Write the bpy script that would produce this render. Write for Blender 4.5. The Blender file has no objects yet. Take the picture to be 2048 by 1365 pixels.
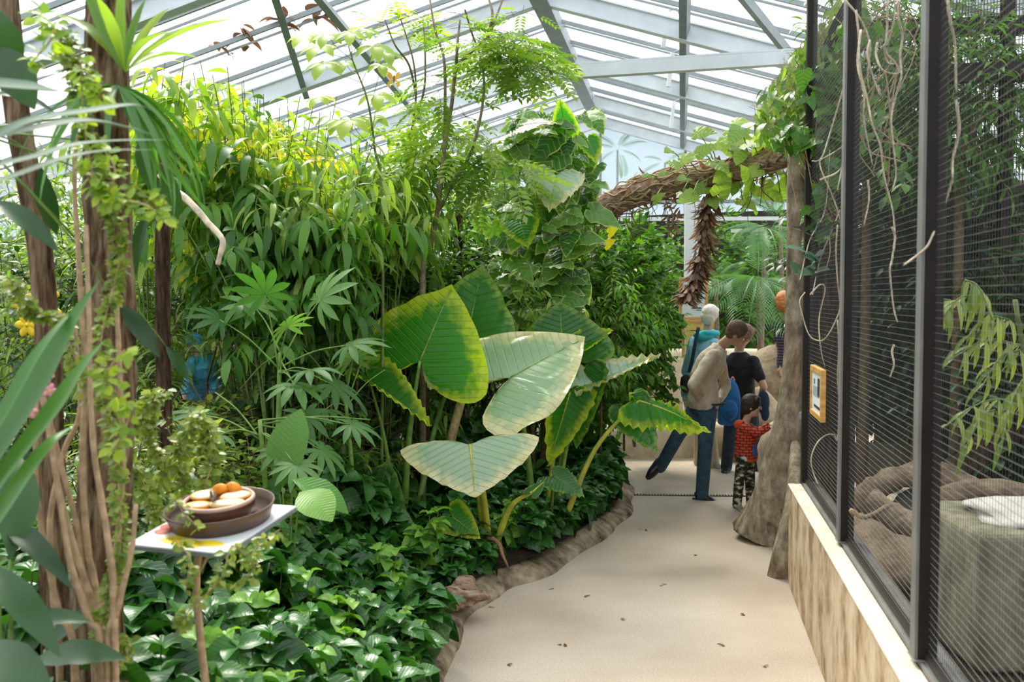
import bpy, bmesh, math, random
import numpy as np
from mathutils import Vector, Matrix
from mathutils.bvhtree import BVHTree

SC = bpy.context.scene
COL = SC.collection
# ------------------------------------------------------------------ camera, sky, sun, exposure
FPX = 1991.1; CX = 1024.0; CY = 682.5; CAMZ = 2.0; PITCH = math.radians(2.5)
cam_d = bpy.data.cameras.new('camera'); cam = bpy.data.objects.new('camera', cam_d); COL.objects.link(cam)
cam.location = (0, 0, CAMZ); cam.rotation_euler = (math.pi/2 - PITCH, 0, 0)
cam_d.lens = 35.0; cam_d.sensor_width = 36.0; cam_d.clip_start = 0.05; cam_d.clip_end = 200
cam_d.dof.use_dof = True; cam_d.dof.focus_distance = 7.6; cam_d.dof.aperture_fstop = 3.5
SC.camera = cam
bpy.context.view_layer.update(); cam_inv = cam.matrix_world.inverted()
SC.view_settings.view_transform = 'Standard'; SC.view_settings.look = 'None'
SC.view_settings.gamma = 1.0; SC.view_settings.use_curve_mapping = False
SC.view_settings.exposure = 1.1
SC.cycles.transparent_max_bounces = 24; SC.cycles.max_bounces = 8
SC.cycles.diffuse_bounces = 4; SC.cycles.glossy_bounces = 3; SC.cycles.transmission_bounces = 4
SC.cycles.sample_clamp_indirect = 6.0

world = bpy.data.worlds.new('sky'); SC.world = world; world.use_nodes = True
wn = world.node_tree.nodes; wl = world.node_tree.links
bg = wn['Background']
wtc = wn.new('ShaderNodeTexCoord'); wno = wn.new('ShaderNodeTexNoise'); wno.inputs['Scale'].default_value = 2.2; wno.inputs['Detail'].default_value = 5
wrm = wn.new('ShaderNodeValToRGB')
wrm.color_ramp.elements[0].position = 0.3; wrm.color_ramp.elements[0].color = (0.80, 0.86, 0.93, 1)
wrm.color_ramp.elements[1].position = 0.7; wrm.color_ramp.elements[1].color = (1.0, 1.0, 1.0, 1)
wl.new(wtc.outputs['Generated'], wno.inputs['Vector']); wl.new(wno.outputs['Fac'], wrm.inputs['Fac'])
wl.new(wrm.outputs['Color'], bg.inputs['Color']); bg.inputs['Strength'].default_value = 1.15
sun_d = bpy.data.lights.new('sun', 'SUN'); sun = bpy.data.objects.new('sun', sun_d); COL.objects.link(sun)
sun_d.energy = 3.6; sun_d.angle = math.radians(25); sun_d.color = (1.0, 0.93, 0.82)
sun.rotation_euler = (math.radians(-36), math.radians(-16), 0)     # high sun, from the far left

# ------------------------------------------------------------------ helpers
def ray(x, y):
    cx = (x-CX)/FPX; cy = (CY-y)/FPX
    F = Vector((0, math.cos(PITCH), -math.sin(PITCH))); U = Vector((0, math.sin(PITCH), math.cos(PITCH)))
    return Vector((1, 0, 0))*cx + U*cy + F
def P(x, y, d):
    r = ray(x, y); r = r*(d/r.y); return Vector((r.x, r.y, r.z+CAMZ))
def G(x, y, z=0.0):
    r = ray(x, y); t = (z-CAMZ)/r.z; return Vector((r.x*t, r.y*t, z))
def tag(o, label=None, cat=None, group=None, kind=None):
    if label: o['label'] = label
    if cat: o['category'] = cat
    if group: o['group'] = group
    if kind: o['kind'] = kind
    return o
def empty(name, loc, label, cat, group=None):
    o = bpy.data.objects.new(name, None); COL.objects.link(o); o.location = loc; o.empty_display_size = .1
    return tag(o, label, cat, group)
def mesh_obj(name, verts, faces, mat, parent=None, smooth=True, attrs=None, loc=None, sizes=None):
    """verts in world space; parent (an unrotated Empty) or loc gives the origin"""
    V = np.asarray(verts, dtype=np.float64).reshape(-1, 3)
    if parent is not None:
        o3 = Vector((0, 0, 0)); p = parent
        while p is not None: o3 += p.location; p = p.parent
        V = V - np.array(o3)
    elif loc is not None: V = V - np.array(loc)
    me = bpy.data.meshes.new(name)
    if isinstance(faces, np.ndarray):
        nf, k = faces.shape
        me.vertices.add(len(V)); me.vertices.foreach_set('co', V.astype(np.float32).ravel())
        me.loops.add(nf*k); me.loops.foreach_set('vertex_index', faces.astype(np.int32).ravel())
        me.polygons.add(nf); me.polygons.foreach_set('loop_start', np.arange(0, nf*k, k, dtype=np.int32))
        me.update(calc_edges=True)
    else:
        me.from_pydata([tuple(v) for v in V], [], faces)
    if smooth: me.polygons.foreach_set('use_smooth', np.ones(len(me.polygons), dtype=bool))
    if attrs is not None:
        ca = me.attributes.new('leafdata', 'FLOAT_COLOR', 'POINT'); ca.data.foreach_set('color', np.asarray(attrs, dtype=np.float32).ravel())
    if isinstance(mat, (list, tuple)):
        for m in mat: me.materials.append(m)
    elif mat: me.materials.append(mat)
    me.update()
    o = bpy.data.objects.new(name, me); COL.objects.link(o)
    if parent is not None: o.parent = parent
    elif loc is not None: o.location = loc
    return o
class MB:
    """collects shapes in world space and links them as one mesh object"""
    def __init__(s): s.v = []; s.f = []; s.m = []
    def add(s, v, f, mi=0):
        b = len(s.v); s.v += [tuple(q) for q in v]; s.f += [tuple(i+b for i in q) for q in f]; s.m += [mi]*len(f)
    def box(s, c, size, rot=None, mi=0, bev=0):
        sx, sy, sz = [q/2 for q in size]; R = rot if rot is not None else Matrix.Identity(3)
        v = [Vector(c)+R @ Vector((a*sx, b*sy, d*sz)) for a in (-1, 1) for b in (-1, 1) for d in (-1, 1)]
        s.add(v, [(0, 1, 3, 2), (4, 6, 7, 5), (0, 4, 5, 1), (2, 3, 7, 6), (0, 2, 6, 4), (1, 5, 7, 3)], mi)
    def beam(s, a, b, w, h, up=(0, 0, 1), mi=0):
        a = Vector(a); b = Vector(b); d = b-a; L = d.length; y = d.normalized(); x = y.cross(Vector(up)).normalized(); z = x.cross(y)
        s.box((a+b)/2, (w, L, h), Matrix((x, y, z)).transposed(), mi)
    def tube(s, pts, rad, n=8, cap=True, mi=0, flat=None, jit=0.0, rng=None):
        pts = [Vector(p) for p in pts]; m = len(pts)
        if not isinstance(rad, list): rad = [rad]*m
        t = [(pts[min(i+1, m-1)]-pts[max(i-1, 0)]).normalized() for i in range(m)]
        u = t[0].orthogonal().normalized() if flat is None else (Vector(flat)-t[0]*t[0].dot(Vector(flat))).normalized()
        v = []
        for i in range(m):
            u = (u-t[i]*u.dot(t[i])).normalized(); w = t[i].cross(u)
            r = rad[i]; rx, ry = (r if hasattr(r, '__len__') else (r, r))
            for k in range(n):
                a = 2*math.pi*k/n; j = 1+(rng.uniform(-jit, jit) if jit else 0)
                v.append(pts[i]+u*(math.cos(a)*rx*j)+w*(math.sin(a)*ry*j))
        f = [(i*n+k, i*n+(k+1) % n, (i+1)*n+(k+1) % n, (i+1)*n+k) for i in range(m-1) for k in range(n)]
        if cap: f += [tuple(reversed(range(n))), tuple(range((m-1)*n, m*n))]
        s.add(v, f, mi)
    def lathe(s, prof, c, n=32, rot=None, mi=0):
        R = rot if rot is not None else Matrix.Identity(3); v = []
        for r, z in prof:
            for k in range(n):
                a = 2*math.pi*k/n; v.append(Vector(c)+R @ Vector((r*math.cos(a), r*math.sin(a), z)))
        m = len(prof)
        f = [(i*n+k, i*n+(k+1) % n, (i+1)*n+(k+1) % n, (i+1)*n+k) for i in range(m-1) for k in range(n)]
        f += [tuple(reversed(range(n))), tuple(range((m-1)*n, m*n))]
        s.add(v, f, mi)
    def ball(s, c, r, n=12, m=8, rot=None, mi=0):
        rx, ry, rz = r if hasattr(r, '__len__') else (r, r, r); R = rot if rot is not None else Matrix.Identity(3)
        v = []; 
        for i in range(m+1):
            th = math.pi*i/m; th = min(max(th, 0.02), math.pi-0.02)
            for k in range(n):
                a = 2*math.pi*k/n
                v.append(Vector(c)+R @ Vector((rx*math.sin(th)*math.cos(a), ry*math.sin(th)*math.sin(a), rz*math.cos(th))))
        f = [(i*n+k, (i+1)*n+k, (i+1)*n+(k+1) % n, i*n+(k+1) % n) for i in range(m) for k in range(n)]
        f += [tuple(range(n)), tuple(reversed(range(m*n, (m+1)*n)))]
        s.add(v, f, mi)
    def build(s, name, mat, parent=None, smooth=False, loc=None):
        o = mesh_obj(name, s.v, s.f, mat, parent, smooth, loc=loc)
        if any(s.m): o.data.polygons.foreach_set('material_index', s.m)
        return o
def smooth_line(pts, n=6):
    """Catmull-Rom through pts"""
    p = [Vector(q) for q in pts]
    if len(p) < 3: return p
    q = [p[0]*2-p[1]]+p+[p[-1]*2-p[-2]]; out = []
    for i in range(1, len(q)-2):
        for k in range(n):
            t = k/n; a, b, c, d = q[i-1], q[i], q[i+1], q[i+2]
            out.append(.5*((2*b)+(c-a)*t+(2*a-5*b+4*c-d)*t*t+(3*b-3*c+d-a)*t**3))
    out.append(p[-1]); return out
def taper(n, a, b): return [a+(b-a)*i/max(n-1, 1) for i in range(n)]
def bevel(o, w=.004, seg=2):
    m = o.modifiers.new('bevel', 'BEVEL'); m.width = w; m.segments = seg; m.limit_method = 'ANGLE'; return o
def bake(o):
    """apply the modifiers so that the object is plain mesh data"""
    dg = bpy.context.evaluated_depsgraph_get(); me = bpy.data.meshes.new_from_object(o.evaluated_get(dg)); o.modifiers.clear(); o.data = me; return o
def remesh(o, voxel, smooth=4):
    m = o.modifiers.new('r', 'REMESH'); m.mode = 'VOXEL'; m.voxel_size = voxel; m.use_smooth_shade = True
    s = o.modifiers.new('s', 'SMOOTH'); s.iterations = smooth; s.factor = .5
    return bake(o)

# ------------------------------------------------------------------ materials
def newmat(name):
    m = bpy.data.materials.new(name); m.use_nodes = True; return m, m.node_tree.nodes, m.node_tree.links, m.node_tree.nodes['Principled BSDF']
def ramp(n, stops):
    r = n.new('ShaderNodeValToRGB'); e = r.color_ramp.elements
    while len(e) < len(stops): e.new(.5)
    for q, (p, c) in zip(e, stops): q.position = p; q.color = (*c, 1)
    return r
def plain(name, c, rough=.6, var=.15, scale=8, metal=0, bump=0, spec=.5, stretch=None, detail=4):
    m, n, l, b = newmat(name); tc = n.new('ShaderNodeTexCoord'); no = n.new('ShaderNodeTexNoise')
    no.inputs['Scale'].default_value = scale; no.inputs['Detail'].default_value = detail
    if stretch:
        mp = n.new('ShaderNodeMapping'); mp.inputs['Scale'].default_value = stretch; l.new(tc.outputs['Object'], mp.inputs['Vector']); l.new(mp.outputs['Vector'], no.inputs['Vector'])
    else: l.new(tc.outputs['Object'], no.inputs['Vector'])
    lo = tuple(max(0, q*(1-var)) for q in c); hi = tuple(min(1, q*(1+var)) for q in c)
    r = ramp(n, [(.3, lo), (.7, hi)]); l.new(no.outputs['Fac'], r.inputs['Fac']); l.new(r.outputs['Color'], b.inputs['Base Color'])
    b.inputs['Roughness'].default_value = rough; b.inputs['Metallic'].default_value = metal; b.inputs['Specular IOR Level'].default_value = spec
    if bump:
        bp = n.new('ShaderNodeBump'); bp.inputs['Strength'].default_value = bump; bp.inputs['Distance'].default_value = .02
        l.new(no.outputs['Fac'], bp.inputs['Height']); l.new(bp.outputs['Normal'], b.inputs['Normal'])
    return m
def multi(name, stops, scale, rough=.8, stretch=(1, 1, 1), bump=.5, dist=.02, detail=8, kind='noise', spec=.3):
    m, n, l, b = newmat(name); tc = n.new('ShaderNodeTexCoord'); mp = n.new('ShaderNodeMapping'); mp.inputs['Scale'].default_value = stretch
    l.new(tc.outputs['Object'], mp.inputs['Vector'])
    t = n.new('ShaderNodeTexNoise'); t.inputs['Scale'].default_value = scale; t.inputs['Detail'].default_value = detail; t.inputs['Roughness'].default_value = .65
    l.new(mp.outputs['Vector'], t.inputs['Vector'])
    r = ramp(n, stops); l.new(t.outputs['Fac'], r.inputs['Fac']); l.new(r.outputs['Color'], b.inputs['Base Color'])
    b.inputs['Roughness'].default_value = rough; b.inputs['Specular IOR Level'].default_value = spec
    bp = n.new('ShaderNodeBump'); bp.inputs['Strength'].default_value = bump; bp.inputs['Distance'].default_value = dist
    l.new(t.outputs['Fac'], bp.inputs['Height']); l.new(bp.outputs['Normal'], b.inputs['Normal'])
    return m
def leafmat(name, dark, light, edge=None, rough=.38, trans=.35, veincol=None, edge_at=.8, spec=.5, tcol=None, big=False, coat=0.0):
    """leafdata: r random tint, g distance from centre to margin 0..1, b vein coordinate"""
    m, n, l, b = newmat(name)
    at = n.new('ShaderNodeAttribute'); at.attribute_name = 'leafdata'; sp = n.new('ShaderNodeSeparateColor'); l.new(at.outputs['Color'], sp.inputs['Color'])
    r = ramp(n, [(0, dark), (1, light)]); l.new(sp.outputs['Red'], r.inputs['Fac']); col = r.outputs['Color']
    # veins
    vc = veincol or tuple(min(1, q*1.7+.02) for q in light)
    ml = n.new('ShaderNodeMath'); ml.operation = 'FRACT'; l.new(sp.outputs['Blue'], ml.inputs[0])
    vr = n.new('ShaderNodeValToRGB'); e = vr.color_ramp.elements
    e[0].position = 0; e[0].color = (1, 1, 1, 1); e[1].position = .14; e[1].color = (0, 0, 0, 1)
    q = e.new(.9); q.color = (0, 0, 0, 1); q = e.new(1.0); q.color = (1, 1, 1, 1)
    l.new(ml.outputs[0], vr.inputs['Fac'])
    mx = n.new('ShaderNodeMixRGB'); l.new(vr.outputs['Color'], mx.inputs['Fac']); l.new(col, mx.inputs['Color1']); mx.inputs['Color2'].default_value = (*vc, 1)
    sc = n.new('ShaderNodeMath'); sc.operation = 'MULTIPLY'; sc.inputs[1].default_value = .45; l.new(vr.outputs['Color'], sc.inputs[0]); l.new(sc.outputs[0], mx.inputs['Fac'])
    col = mx.outputs['Color']
    if edge:
        tc = n.new('ShaderNodeTexCoord'); no = n.new('ShaderNodeTexNoise'); no.inputs['Scale'].default_value = 20 if big else 14; no.inputs['Detail'].default_value = 4
        l.new(tc.outputs['Object'], no.inputs['Vector'])
        ad = n.new('ShaderNodeMath'); ad.operation = 'MULTIPLY_ADD'; ad.inputs[1].default_value = .5 if big else .34; l.new(no.outputs['Fac'], ad.inputs[0]); l.new(sp.outputs['Green'], ad.inputs[2])
        er = n.new('ShaderNodeValToRGB'); er.color_ramp.elements[0].position = min(edge_at+(.02 if big else .1), .95); er.color_ramp.elements[0].color = (0, 0, 0, 1)
        er.color_ramp.elements[1].position = min(edge_at+(.30 if big else .22), 1.0); er.color_ramp.elements[1].color = (1, 1, 1, 1)
        s2 = n.new('ShaderNodeMath'); s2.operation = 'SUBTRACT'; s2.inputs[1].default_value = .20 if big else .13; l.new(ad.outputs[0], s2.inputs[0]); l.new(s2.outputs[0], er.inputs['Fac'])
        m2 = n.new('ShaderNodeMixRGB'); l.new(er.outputs['Color'], m2.inputs['Fac']); l.new(col, m2.inputs['Color1']); m2.inputs['Color2'].default_value = (*edge, 1); col = m2.outputs['Color']
    l.new(col, b.inputs['Base Color']); b.inputs['Roughness'].default_value = rough; b.inputs['Specular IOR Level'].default_value = spec
    if coat: b.inputs['Coat Weight'].default_value = coat; b.inputs['Coat Roughness'].default_value = .25
    bp = n.new('ShaderNodeBump'); bp.inputs['Strength'].default_value = .5; bp.inputs['Distance'].default_value = .012 if big else .004; bp.invert = True
    l.new(vr.outputs['Color'], bp.inputs['Height']); l.new(bp.outputs['Normal'], b.inputs['Normal'])
    tr = n.new('ShaderNodeBsdfTranslucent'); mm = n.new('ShaderNodeMixRGB'); mm.blend_type = 'MULTIPLY'; mm.inputs['Fac'].default_value = 1
    l.new(col, mm.inputs['Color1']); mm.inputs['Color2'].default_value = (*(tcol or (1.9, 2.0, .7)), 1); l.new(mm.outputs['Color'], tr.inputs['Color'])
    ms = n.new('ShaderNodeMixShader'); ms.inputs['Fac'].default_value = trans; l.new(b.outputs[0], ms.inputs[1]); l.new(tr.outputs[0], ms.inputs[2])
    l.new(ms.outputs[0], n['Material Output'].inputs['Surface'])
    return m
M = {}
# leaves
M['lf_mid'] = leafmat('leaf_mid_green', (.028, .10, .012), (.12, .28, .035), spec=.35)
M['lf_yel'] = leafmat('leaf_yellow_green', (.13, .25, .03), (.42, .52, .07), trans=.45)
M['lf_yel2'] = leafmat('leaf_willow_green', (.09, .20, .035), (.33, .45, .09), trans=.42)
M['lf_dark'] = leafmat('leaf_dark_green', (.012, .045, .014), (.04, .11, .03), trans=.22)
M['lf_pepper'] = leafmat('leaf_glossy_dark', (.012, .065, .012), (.065, .22, .035), rough=.36, trans=.18, veincol=(.02, .08, .02), coat=.15)
M['lf_pepper_new'] = leafmat('leaf_glossy_fresh', (.09, .28, .035), (.24, .44, .06), rough=.4, trans=.3, veincol=(.34, .52, .12))
M['lf_gold'] = leafmat('leaf_golden', (.50, .46, .03), (.75, .62, .04), trans=.45)
M['lf_pothos'] = leafmat('leaf_pothos', (.022, .10, .018), (.16, .33, .05), edge=(.42, .50, .12), edge_at=.90, rough=.36, trans=.35)
M['lf_small'] = leafmat('leaf_small_olive', (.12, .20, .03), (.36, .42, .09), trans=.35)
M['lf_pap'] = leafmat('leaf_palmate', (.05, .15, .035), (.17, .33, .09), rough=.5, trans=.35)
M['lf_strap'] = leafmat('leaf_strap', (.04, .14, .025), (.13, .31, .06), rough=.35, trans=.25)
M['lf_strap_grey'] = leafmat('leaf_strap_grey', (.06, .13, .08), (.11, .19, .12), rough=.6, trans=.08, spec=.2)
M['lf_palm'] = leafmat('leaf_palm', (.06, .16, .06), (.16, .32, .13), rough=.4, trans=.3)
M['lf_brown'] = leafmat('leaf_dead', (.10, .045, .022), (.34, .19, .10), rough=.8, trans=.15, tcol=(1.4, 1, .6))
M['lf_brown2'] = leafmat('leaf_dead_pale', (.12, .06, .035), (.52, .33, .22), rough=.7, trans=.1, tcol=(1.4, 1, .6))
M['lf_ear'] = leafmat('leaf_elephant_ear', (.03, .20, .015), (.075, .36, .02), edge=(.62, .66, .04), edge_at=.72, rough=.33, trans=.6, big=True, veincol=(.20, .42, .05), tcol=(1.3, 1.8, .35))
M['lf_ear_pale'] = leafmat('leaf_elephant_ear_pale_sheen', (.18, .33, .15), (.26, .42, .22), edge=(.62, .58, .25), edge_at=.74, rough=.34, trans=.2, big=True, veincol=(.34, .48, .2), coat=1.0, spec=1.0)  # base colour raised to paint in the silvery sheen of the horizontal leaf
M['lf_ear_dark'] = leafmat('leaf_elephant_ear_dark', (.02, .11, .016), (.05, .20, .035), edge=(.16, .28, .05), edge_at=.88, rough=.36, trans=.3, big=True, veincol=(.07, .2, .05))
M['petiole'] = plain('petiole_green', (.16, .28, .05), .45, .35, 12)
M['petiole_y'] = plain('petiole_yellow', (.42, .42, .05), .45, .3, 12)
M['stem'] = plain('stem_brown', (.17, .11, .06), .8, .4, 30, bump=.4)
M['stem_g'] = plain('stem_green', (.14, .2, .05), .6, .35, 20)
M['stem_tan'] = plain('stem_tan', (.46, .32, .19), .75, .3, 30, bump=.4)
M['root_tan'] = plain('aerial_root_tan', (.60, .50, .36), .7, .3, 25)
M['stem_grey'] = plain('stem_grey_brown', (.22, .17, .12), .8, .4, 25, bump=.4)
M['bark'] = multi('bark_rough', [(.36, (.05, .03, .015)), (.48, (.24, .15, .085)), (.62, (.50, .37, .24))], 11, .95, (3.5, 3.5, .45), 1, .06, spec=.1)
M['bark_dark'] = multi('bark_dark', [(.36, (.015, .010, .006)), (.5, (.08, .05, .03)), (.66, (.17, .11, .07))], 10, .95, (3, 3, .5), 1, .05, spec=.1)
M['log'] = multi('log_shaggy', [(.34, (.13, .07, .045)), (.5, (.42, .27, .18)), (.66, (.68, .52, .40))], 9, .9, (.8, 4, 4), 1, .04)
M['log_light'] = multi('log_weathered', [(.3, (.12, .08, .05)), (.55, (.36, .26, .17)), (.8, (.6, .48, .35))], 5, .85, (1, 3, 3), .8, .03)
# ground and walls
m, n, l, b = newmat('path_concrete')
tc = n.new('ShaderNodeTexCoord'); n1 = n.new('ShaderNodeTexNoise'); n1.inputs['Scale'].default_value = .9; n1.inputs['Detail'].default_value = 6
n2 = n.new('ShaderNodeTexNoise'); n2.inputs['Scale'].default_value = 90; n2.inputs['Detail'].default_value = 3
n3 = n.new('ShaderNodeTexVoronoi'); n3.inputs['Scale'].default_value = 14
for q in (n1, n2, n3): l.new(tc.outputs['Object'], q.inputs['Vector'])
r1 = ramp(n, [(.3, (.48, .385, .285)), (.55, (.61, .51, .40)), (.75, (.68, .59, .475))]); l.new(n1.outputs['Fac'], r1.inputs['Fac'])
r2 = ramp(n, [(.35, (.72, .70, .67)), (.6, (1.04, 1.04, 1.04))]); l.new(n2.outputs['Fac'], r2.inputs['Fac'])
mx = n.new('ShaderNodeMixRGB'); mx.blend_type = 'MULTIPLY'; mx.inputs['Fac'].default_value = .55; l.new(r1.outputs['Color'], mx.inputs['Color1']); l.new(r2.outputs['Color'], mx.inputs['Color2'])
r3 = ramp(n, [(.0, (.45, .36, .27)), (.045, (1, 1, 1))]); l.new(n3.outputs['Distance'], r3.inputs['Fac'])
m3 = n.new('ShaderNodeMixRGB'); m3.blend_type = 'MULTIPLY'; m3.inputs['Fac'].default_value = .7; l.new(mx.outputs['Color'], m3.inputs['Color1']); l.new(r3.outputs['Color'], m3.inputs['Color2'])
l.new(m3.outputs['Color'], b.inputs['Base Color']); b.inputs['Roughness'].default_value = .85
bp = n.new('ShaderNodeBump'); bp.inputs['Strength'].default_value = .35; bp.inputs['Distance'].default_value = .01; l.new(n2.outputs['Fac'], bp.inputs['Height']); l.new(bp.outputs['Normal'], b.inputs['Normal'])
M['path'] = m
M['soil'] = multi('soil', [(.3, (.012, .009, .006)), (.6, (.045, .03, .018)), (.8, (.09, .06, .035))], 12, 1, bump=1, dist=.05)
M['kerb'] = multi('kerb_stone', [(.36, (.07, .05, .03)), (.5, (.27, .21, .135)), (.64, (.48, .40, .29))], 5, .9, bump=.9, dist=.04)
M['wall'] = multi('parapet_render', [(.34, (.22, .14, .07)), (.46, (.44, .32, .19)), (.56, (.58, .46, .31)), (.7, (.64, .54, .40))], 3.6, .85, (1.5, 1.5, 1.0), .5, .01)
M['cap'] = plain('parapet_cap', (.72, .62, .48), .8, .18, 5, bump=.2)
M['sill'] = plain('sill_metal', (.17, .165, .15), .55, .2, 6)
M['rock'] = multi('sculpted_rock', [(.3, (.22, .15, .09)), (.5, (.42, .31, .2)), (.75, (.62, .5, .36))], 5, .85, bump=.8, dist=.05)
M['rock_light'] = multi('sculpted_rock_light', [(.3, (.38, .3, .2)), (.5, (.6, .5, .37)), (.75, (.76, .67, .53))], 3, .85, bump=.5, dist=.04)
M['trunk_fake'] = multi('trunk_concrete', [(.34, (.13, .10, .07)), (.5, (.32, .25, .17)), (.66, (.52, .43, .32))], 9, .85, (1.5, 1.5, .8), .9, .04)
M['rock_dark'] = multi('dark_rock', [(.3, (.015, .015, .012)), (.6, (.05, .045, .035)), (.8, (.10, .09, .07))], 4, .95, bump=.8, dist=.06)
M['post_dark'] = plain('post_dark_brown', (.016, .012, .009), .55, .25, 6, spec=.3)
M['wire'] = plain('wire_steel', (.30, .29, .26), .45, .2, 8, metal=.6)
M['wire_h'] = plain('wire_steel_glint', (.22, .21, .19), .5, .2, 8, metal=.3)  # glint of the horizontal wires put into the base colour
M['wire_dark'] = plain('wire_dark', (.06, .06, .055), .6, .2, 8)
M['steel'] = plain('painted_steel_grey', (.27, .30, .31), .5, .12, 3)
M['steel_light'] = plain('painted_steel_light', (.66, .70, .73), .5, .1, 3)
M['steel_dark'] = plain('painted_steel_dark', (.17, .20, .20), .55, .15, 3)
M['white'] = plain('white_panel', (.75, .77, .78), .5, .06, 4)
M['concrete'] = multi('concrete_mossy', [(.3, (.10, .10, .06)), (.5, (.24, .22, .14)), (.75, (.42, .38, .28))], 5, .9, (2, 2, .8), .6, .03)
M['concrete_top'] = plain('concrete_pale', (.62, .58, .5), .85, .2, 5, bump=.3)
m, n, l, b = newmat('roof_glass')
tp = n.new('ShaderNodeBsdfTransparent'); tp.inputs['Color'].default_value = (.90, .93, .95, 1)
b.inputs['Base Color'].default_value = (.75, .8, .83, 1); b.inputs['Roughness'].default_value = .15
mixs = n.new('ShaderNodeMixShader'); mixs.inputs['Fac'].default_value = .10; l.new(tp.outputs[0], mixs.inputs[1]); l.new(b.outputs[0], mixs.inputs[2])
l.new(mixs.outputs[0], n['Material Output'].inputs['Surface']); M['glass'] = m
m, n, l, b = newmat('frosted_glass')
tp = n.new('ShaderNodeBsdfTransparent'); tp.inputs['Color'].default_value = (.55, .64, .68, 1)
b.inputs['Base Color'].default_value = (.46, .54, .57, 1); b.inputs['Roughness'].default_value = .5
mixs = n.new('ShaderNodeMixShader'); mixs.inputs['Fac'].default_value = .55; l.new(tp.outputs[0], mixs.inputs[1]); l.new(b.outputs[0], mixs.inputs[2])
l.new(mixs.outputs[0], n['Material Output'].inputs['Surface']); M['frost'] = m
# cloth, skin, misc
def cloth(name, c, var=.12): return plain(name, c, .85, var, 18, bump=.25)
M['skin'] = plain('skin', (.62, .38, .27), .55, .06, 10); M['skin_tan'] = plain('skin_tan', (.46, .26, .17), .55, .08, 10)
M['beige'] = cloth('cloth_beige', (.56, .47, .35)); M['black'] = cloth('cloth_black', (.012, .012, .013)); M['jeans'] = cloth('cloth_denim', (.035, .085, .135), .35)
M['jeans_d'] = cloth('cloth_denim_dark', (.02, .035, .055), .3); M['red'] = cloth('cloth_red_orange', (.62, .07, .02)); M['aqua'] = cloth('cloth_aqua', (.05, .52, .58))
M['skyblue'] = cloth('cloth_sky_blue', (.30, .62, .78)); M['blue'] = cloth('nylon_blue', (.012, .12, .36), .25); M['teal'] = cloth('cloth_teal_blue', (.06, .30, .46))
M['tanc'] = cloth('cloth_tan', (.5, .42, .28)); M['greyc'] = cloth('cloth_pale_grey', (.45, .41, .42)); M['navy'] = cloth('cloth_navy', (.015, .03, .07))
M['hair_b'] = plain('hair_dark_brown', (.03, .016, .01), .55, .4, 40, bump=.5); M['hair_short'] = plain('hair_cropped_brown', (.13, .075, .045), .8, .3, 60, bump=.5)
M['hair_w'] = plain('hair_white', (.82, .77, .66), .7, .12, 40, bump=.5); M['hair_r'] = plain('hair_red', (.60, .20, .05), .6, .35, 40, bump=.5)
M['hair_l'] = plain('hair_light_brown', (.2, .10, .055), .6, .3, 40, bump=.5)
M['shoe_b'] = plain('shoe_black', (.02, .02, .02), .3, .2, 10); M['shoe_w'] = plain('shoe_sole_white', (.75, .74, .7), .5, .1, 10); M['shoe_g'] = plain('shoe_grey_tan', (.3, .25, .2), .7, .3, 20)
M['lime'] = plain('shoe_lime', (.55, .75, .05), .5, .1, 10)
M['pine'] = plain('pine_frame', (.62, .33, .09), .5, .25, 6, stretch=(1, 1, 6)); M['ceramic'] = plain('ceramic_brown', (.075, .028, .014), .22, .35, 8, spec=.6)
M['rimc'] = plain('clay_rim', (.55, .36, .27), .5, .15, 12); M['saucer'] = plain('saucer_brown', (.10, .058, .035), .35, .35, 6)
M['melon'] = plain('fruit_flesh_yellow', (.85, .55, .16), .4, .2, 14); M['peel'] = plain('orange_peel', (.85, .30, .02), .4, .15, 40, bump=.2); M['cream'] = plain('fruit_flesh_cream', (.83, .66, .38), .4, .15, 14)
M['pink'] = plain('flower_pink', (.80, .35, .38), .6, .2, 20); M['yellowf'] = plain('flower_yellow', (.9, .6, .02), .6, .2, 20); M['orangef'] = plain('butterfly_orange', (.95, .45, .05), .6, .2, 20)
m, n, l, b = newmat('stripe_cloth'); tc = n.new('ShaderNodeTexCoord'); w = n.new('ShaderNodeTexWave'); w.bands_direction = 'Z'; w.inputs['Scale'].default_value = 9; w.inputs['Distortion'].default_value = 1
l.new(tc.outputs['Object'], w.inputs['Vector']); r = ramp(n, [(.3, (.055, .015, .06)), (.62, (.10, .05, .13)), (.9, (.17, .14, .26))]); l.new(w.outputs['Fac'], r.inputs['Fac']); l.new(r.outputs['Color'], b.inputs['Base Color']); b.inputs['Roughness'].default_value = .85; M['stripe'] = m
m, n, l, b = newmat('camouflage_cloth'); tc = n.new('ShaderNodeTexCoord'); w = n.new('ShaderNodeTexNoise'); w.inputs['Scale'].default_value = 16; w.inputs['Detail'].default_value = 1.5
mp = n.new('ShaderNodeMapping'); mp.inputs['Scale'].default_value = (1, 1, 1.9); l.new(tc.outputs['Object'], mp.inputs['Vector']); l.new(mp.outputs['Vector'], w.inputs['Vector'])
r = ramp(n, [(.0, (.012, .012, .010)), (.46, (.06, .065, .035)), (.54, (.20, .18, .12)), (.60, (.62, .58, .5))]); r.color_ramp.interpolation = 'CONSTANT'
l.new(w.outputs['Fac'], r.inputs['Fac']); l.new(r.outputs['Color'], b.inputs['Base Color']); b.inputs['Roughness'].default_value = .85; M['camo'] = m
m, n, l, b = newmat('jacket_brick_print'); tc = n.new('ShaderNodeTexCoord'); mp = n.new('ShaderNodeMapping'); mp.inputs['Rotation'].default_value = (math.pi/2, 0, 0)
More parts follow.
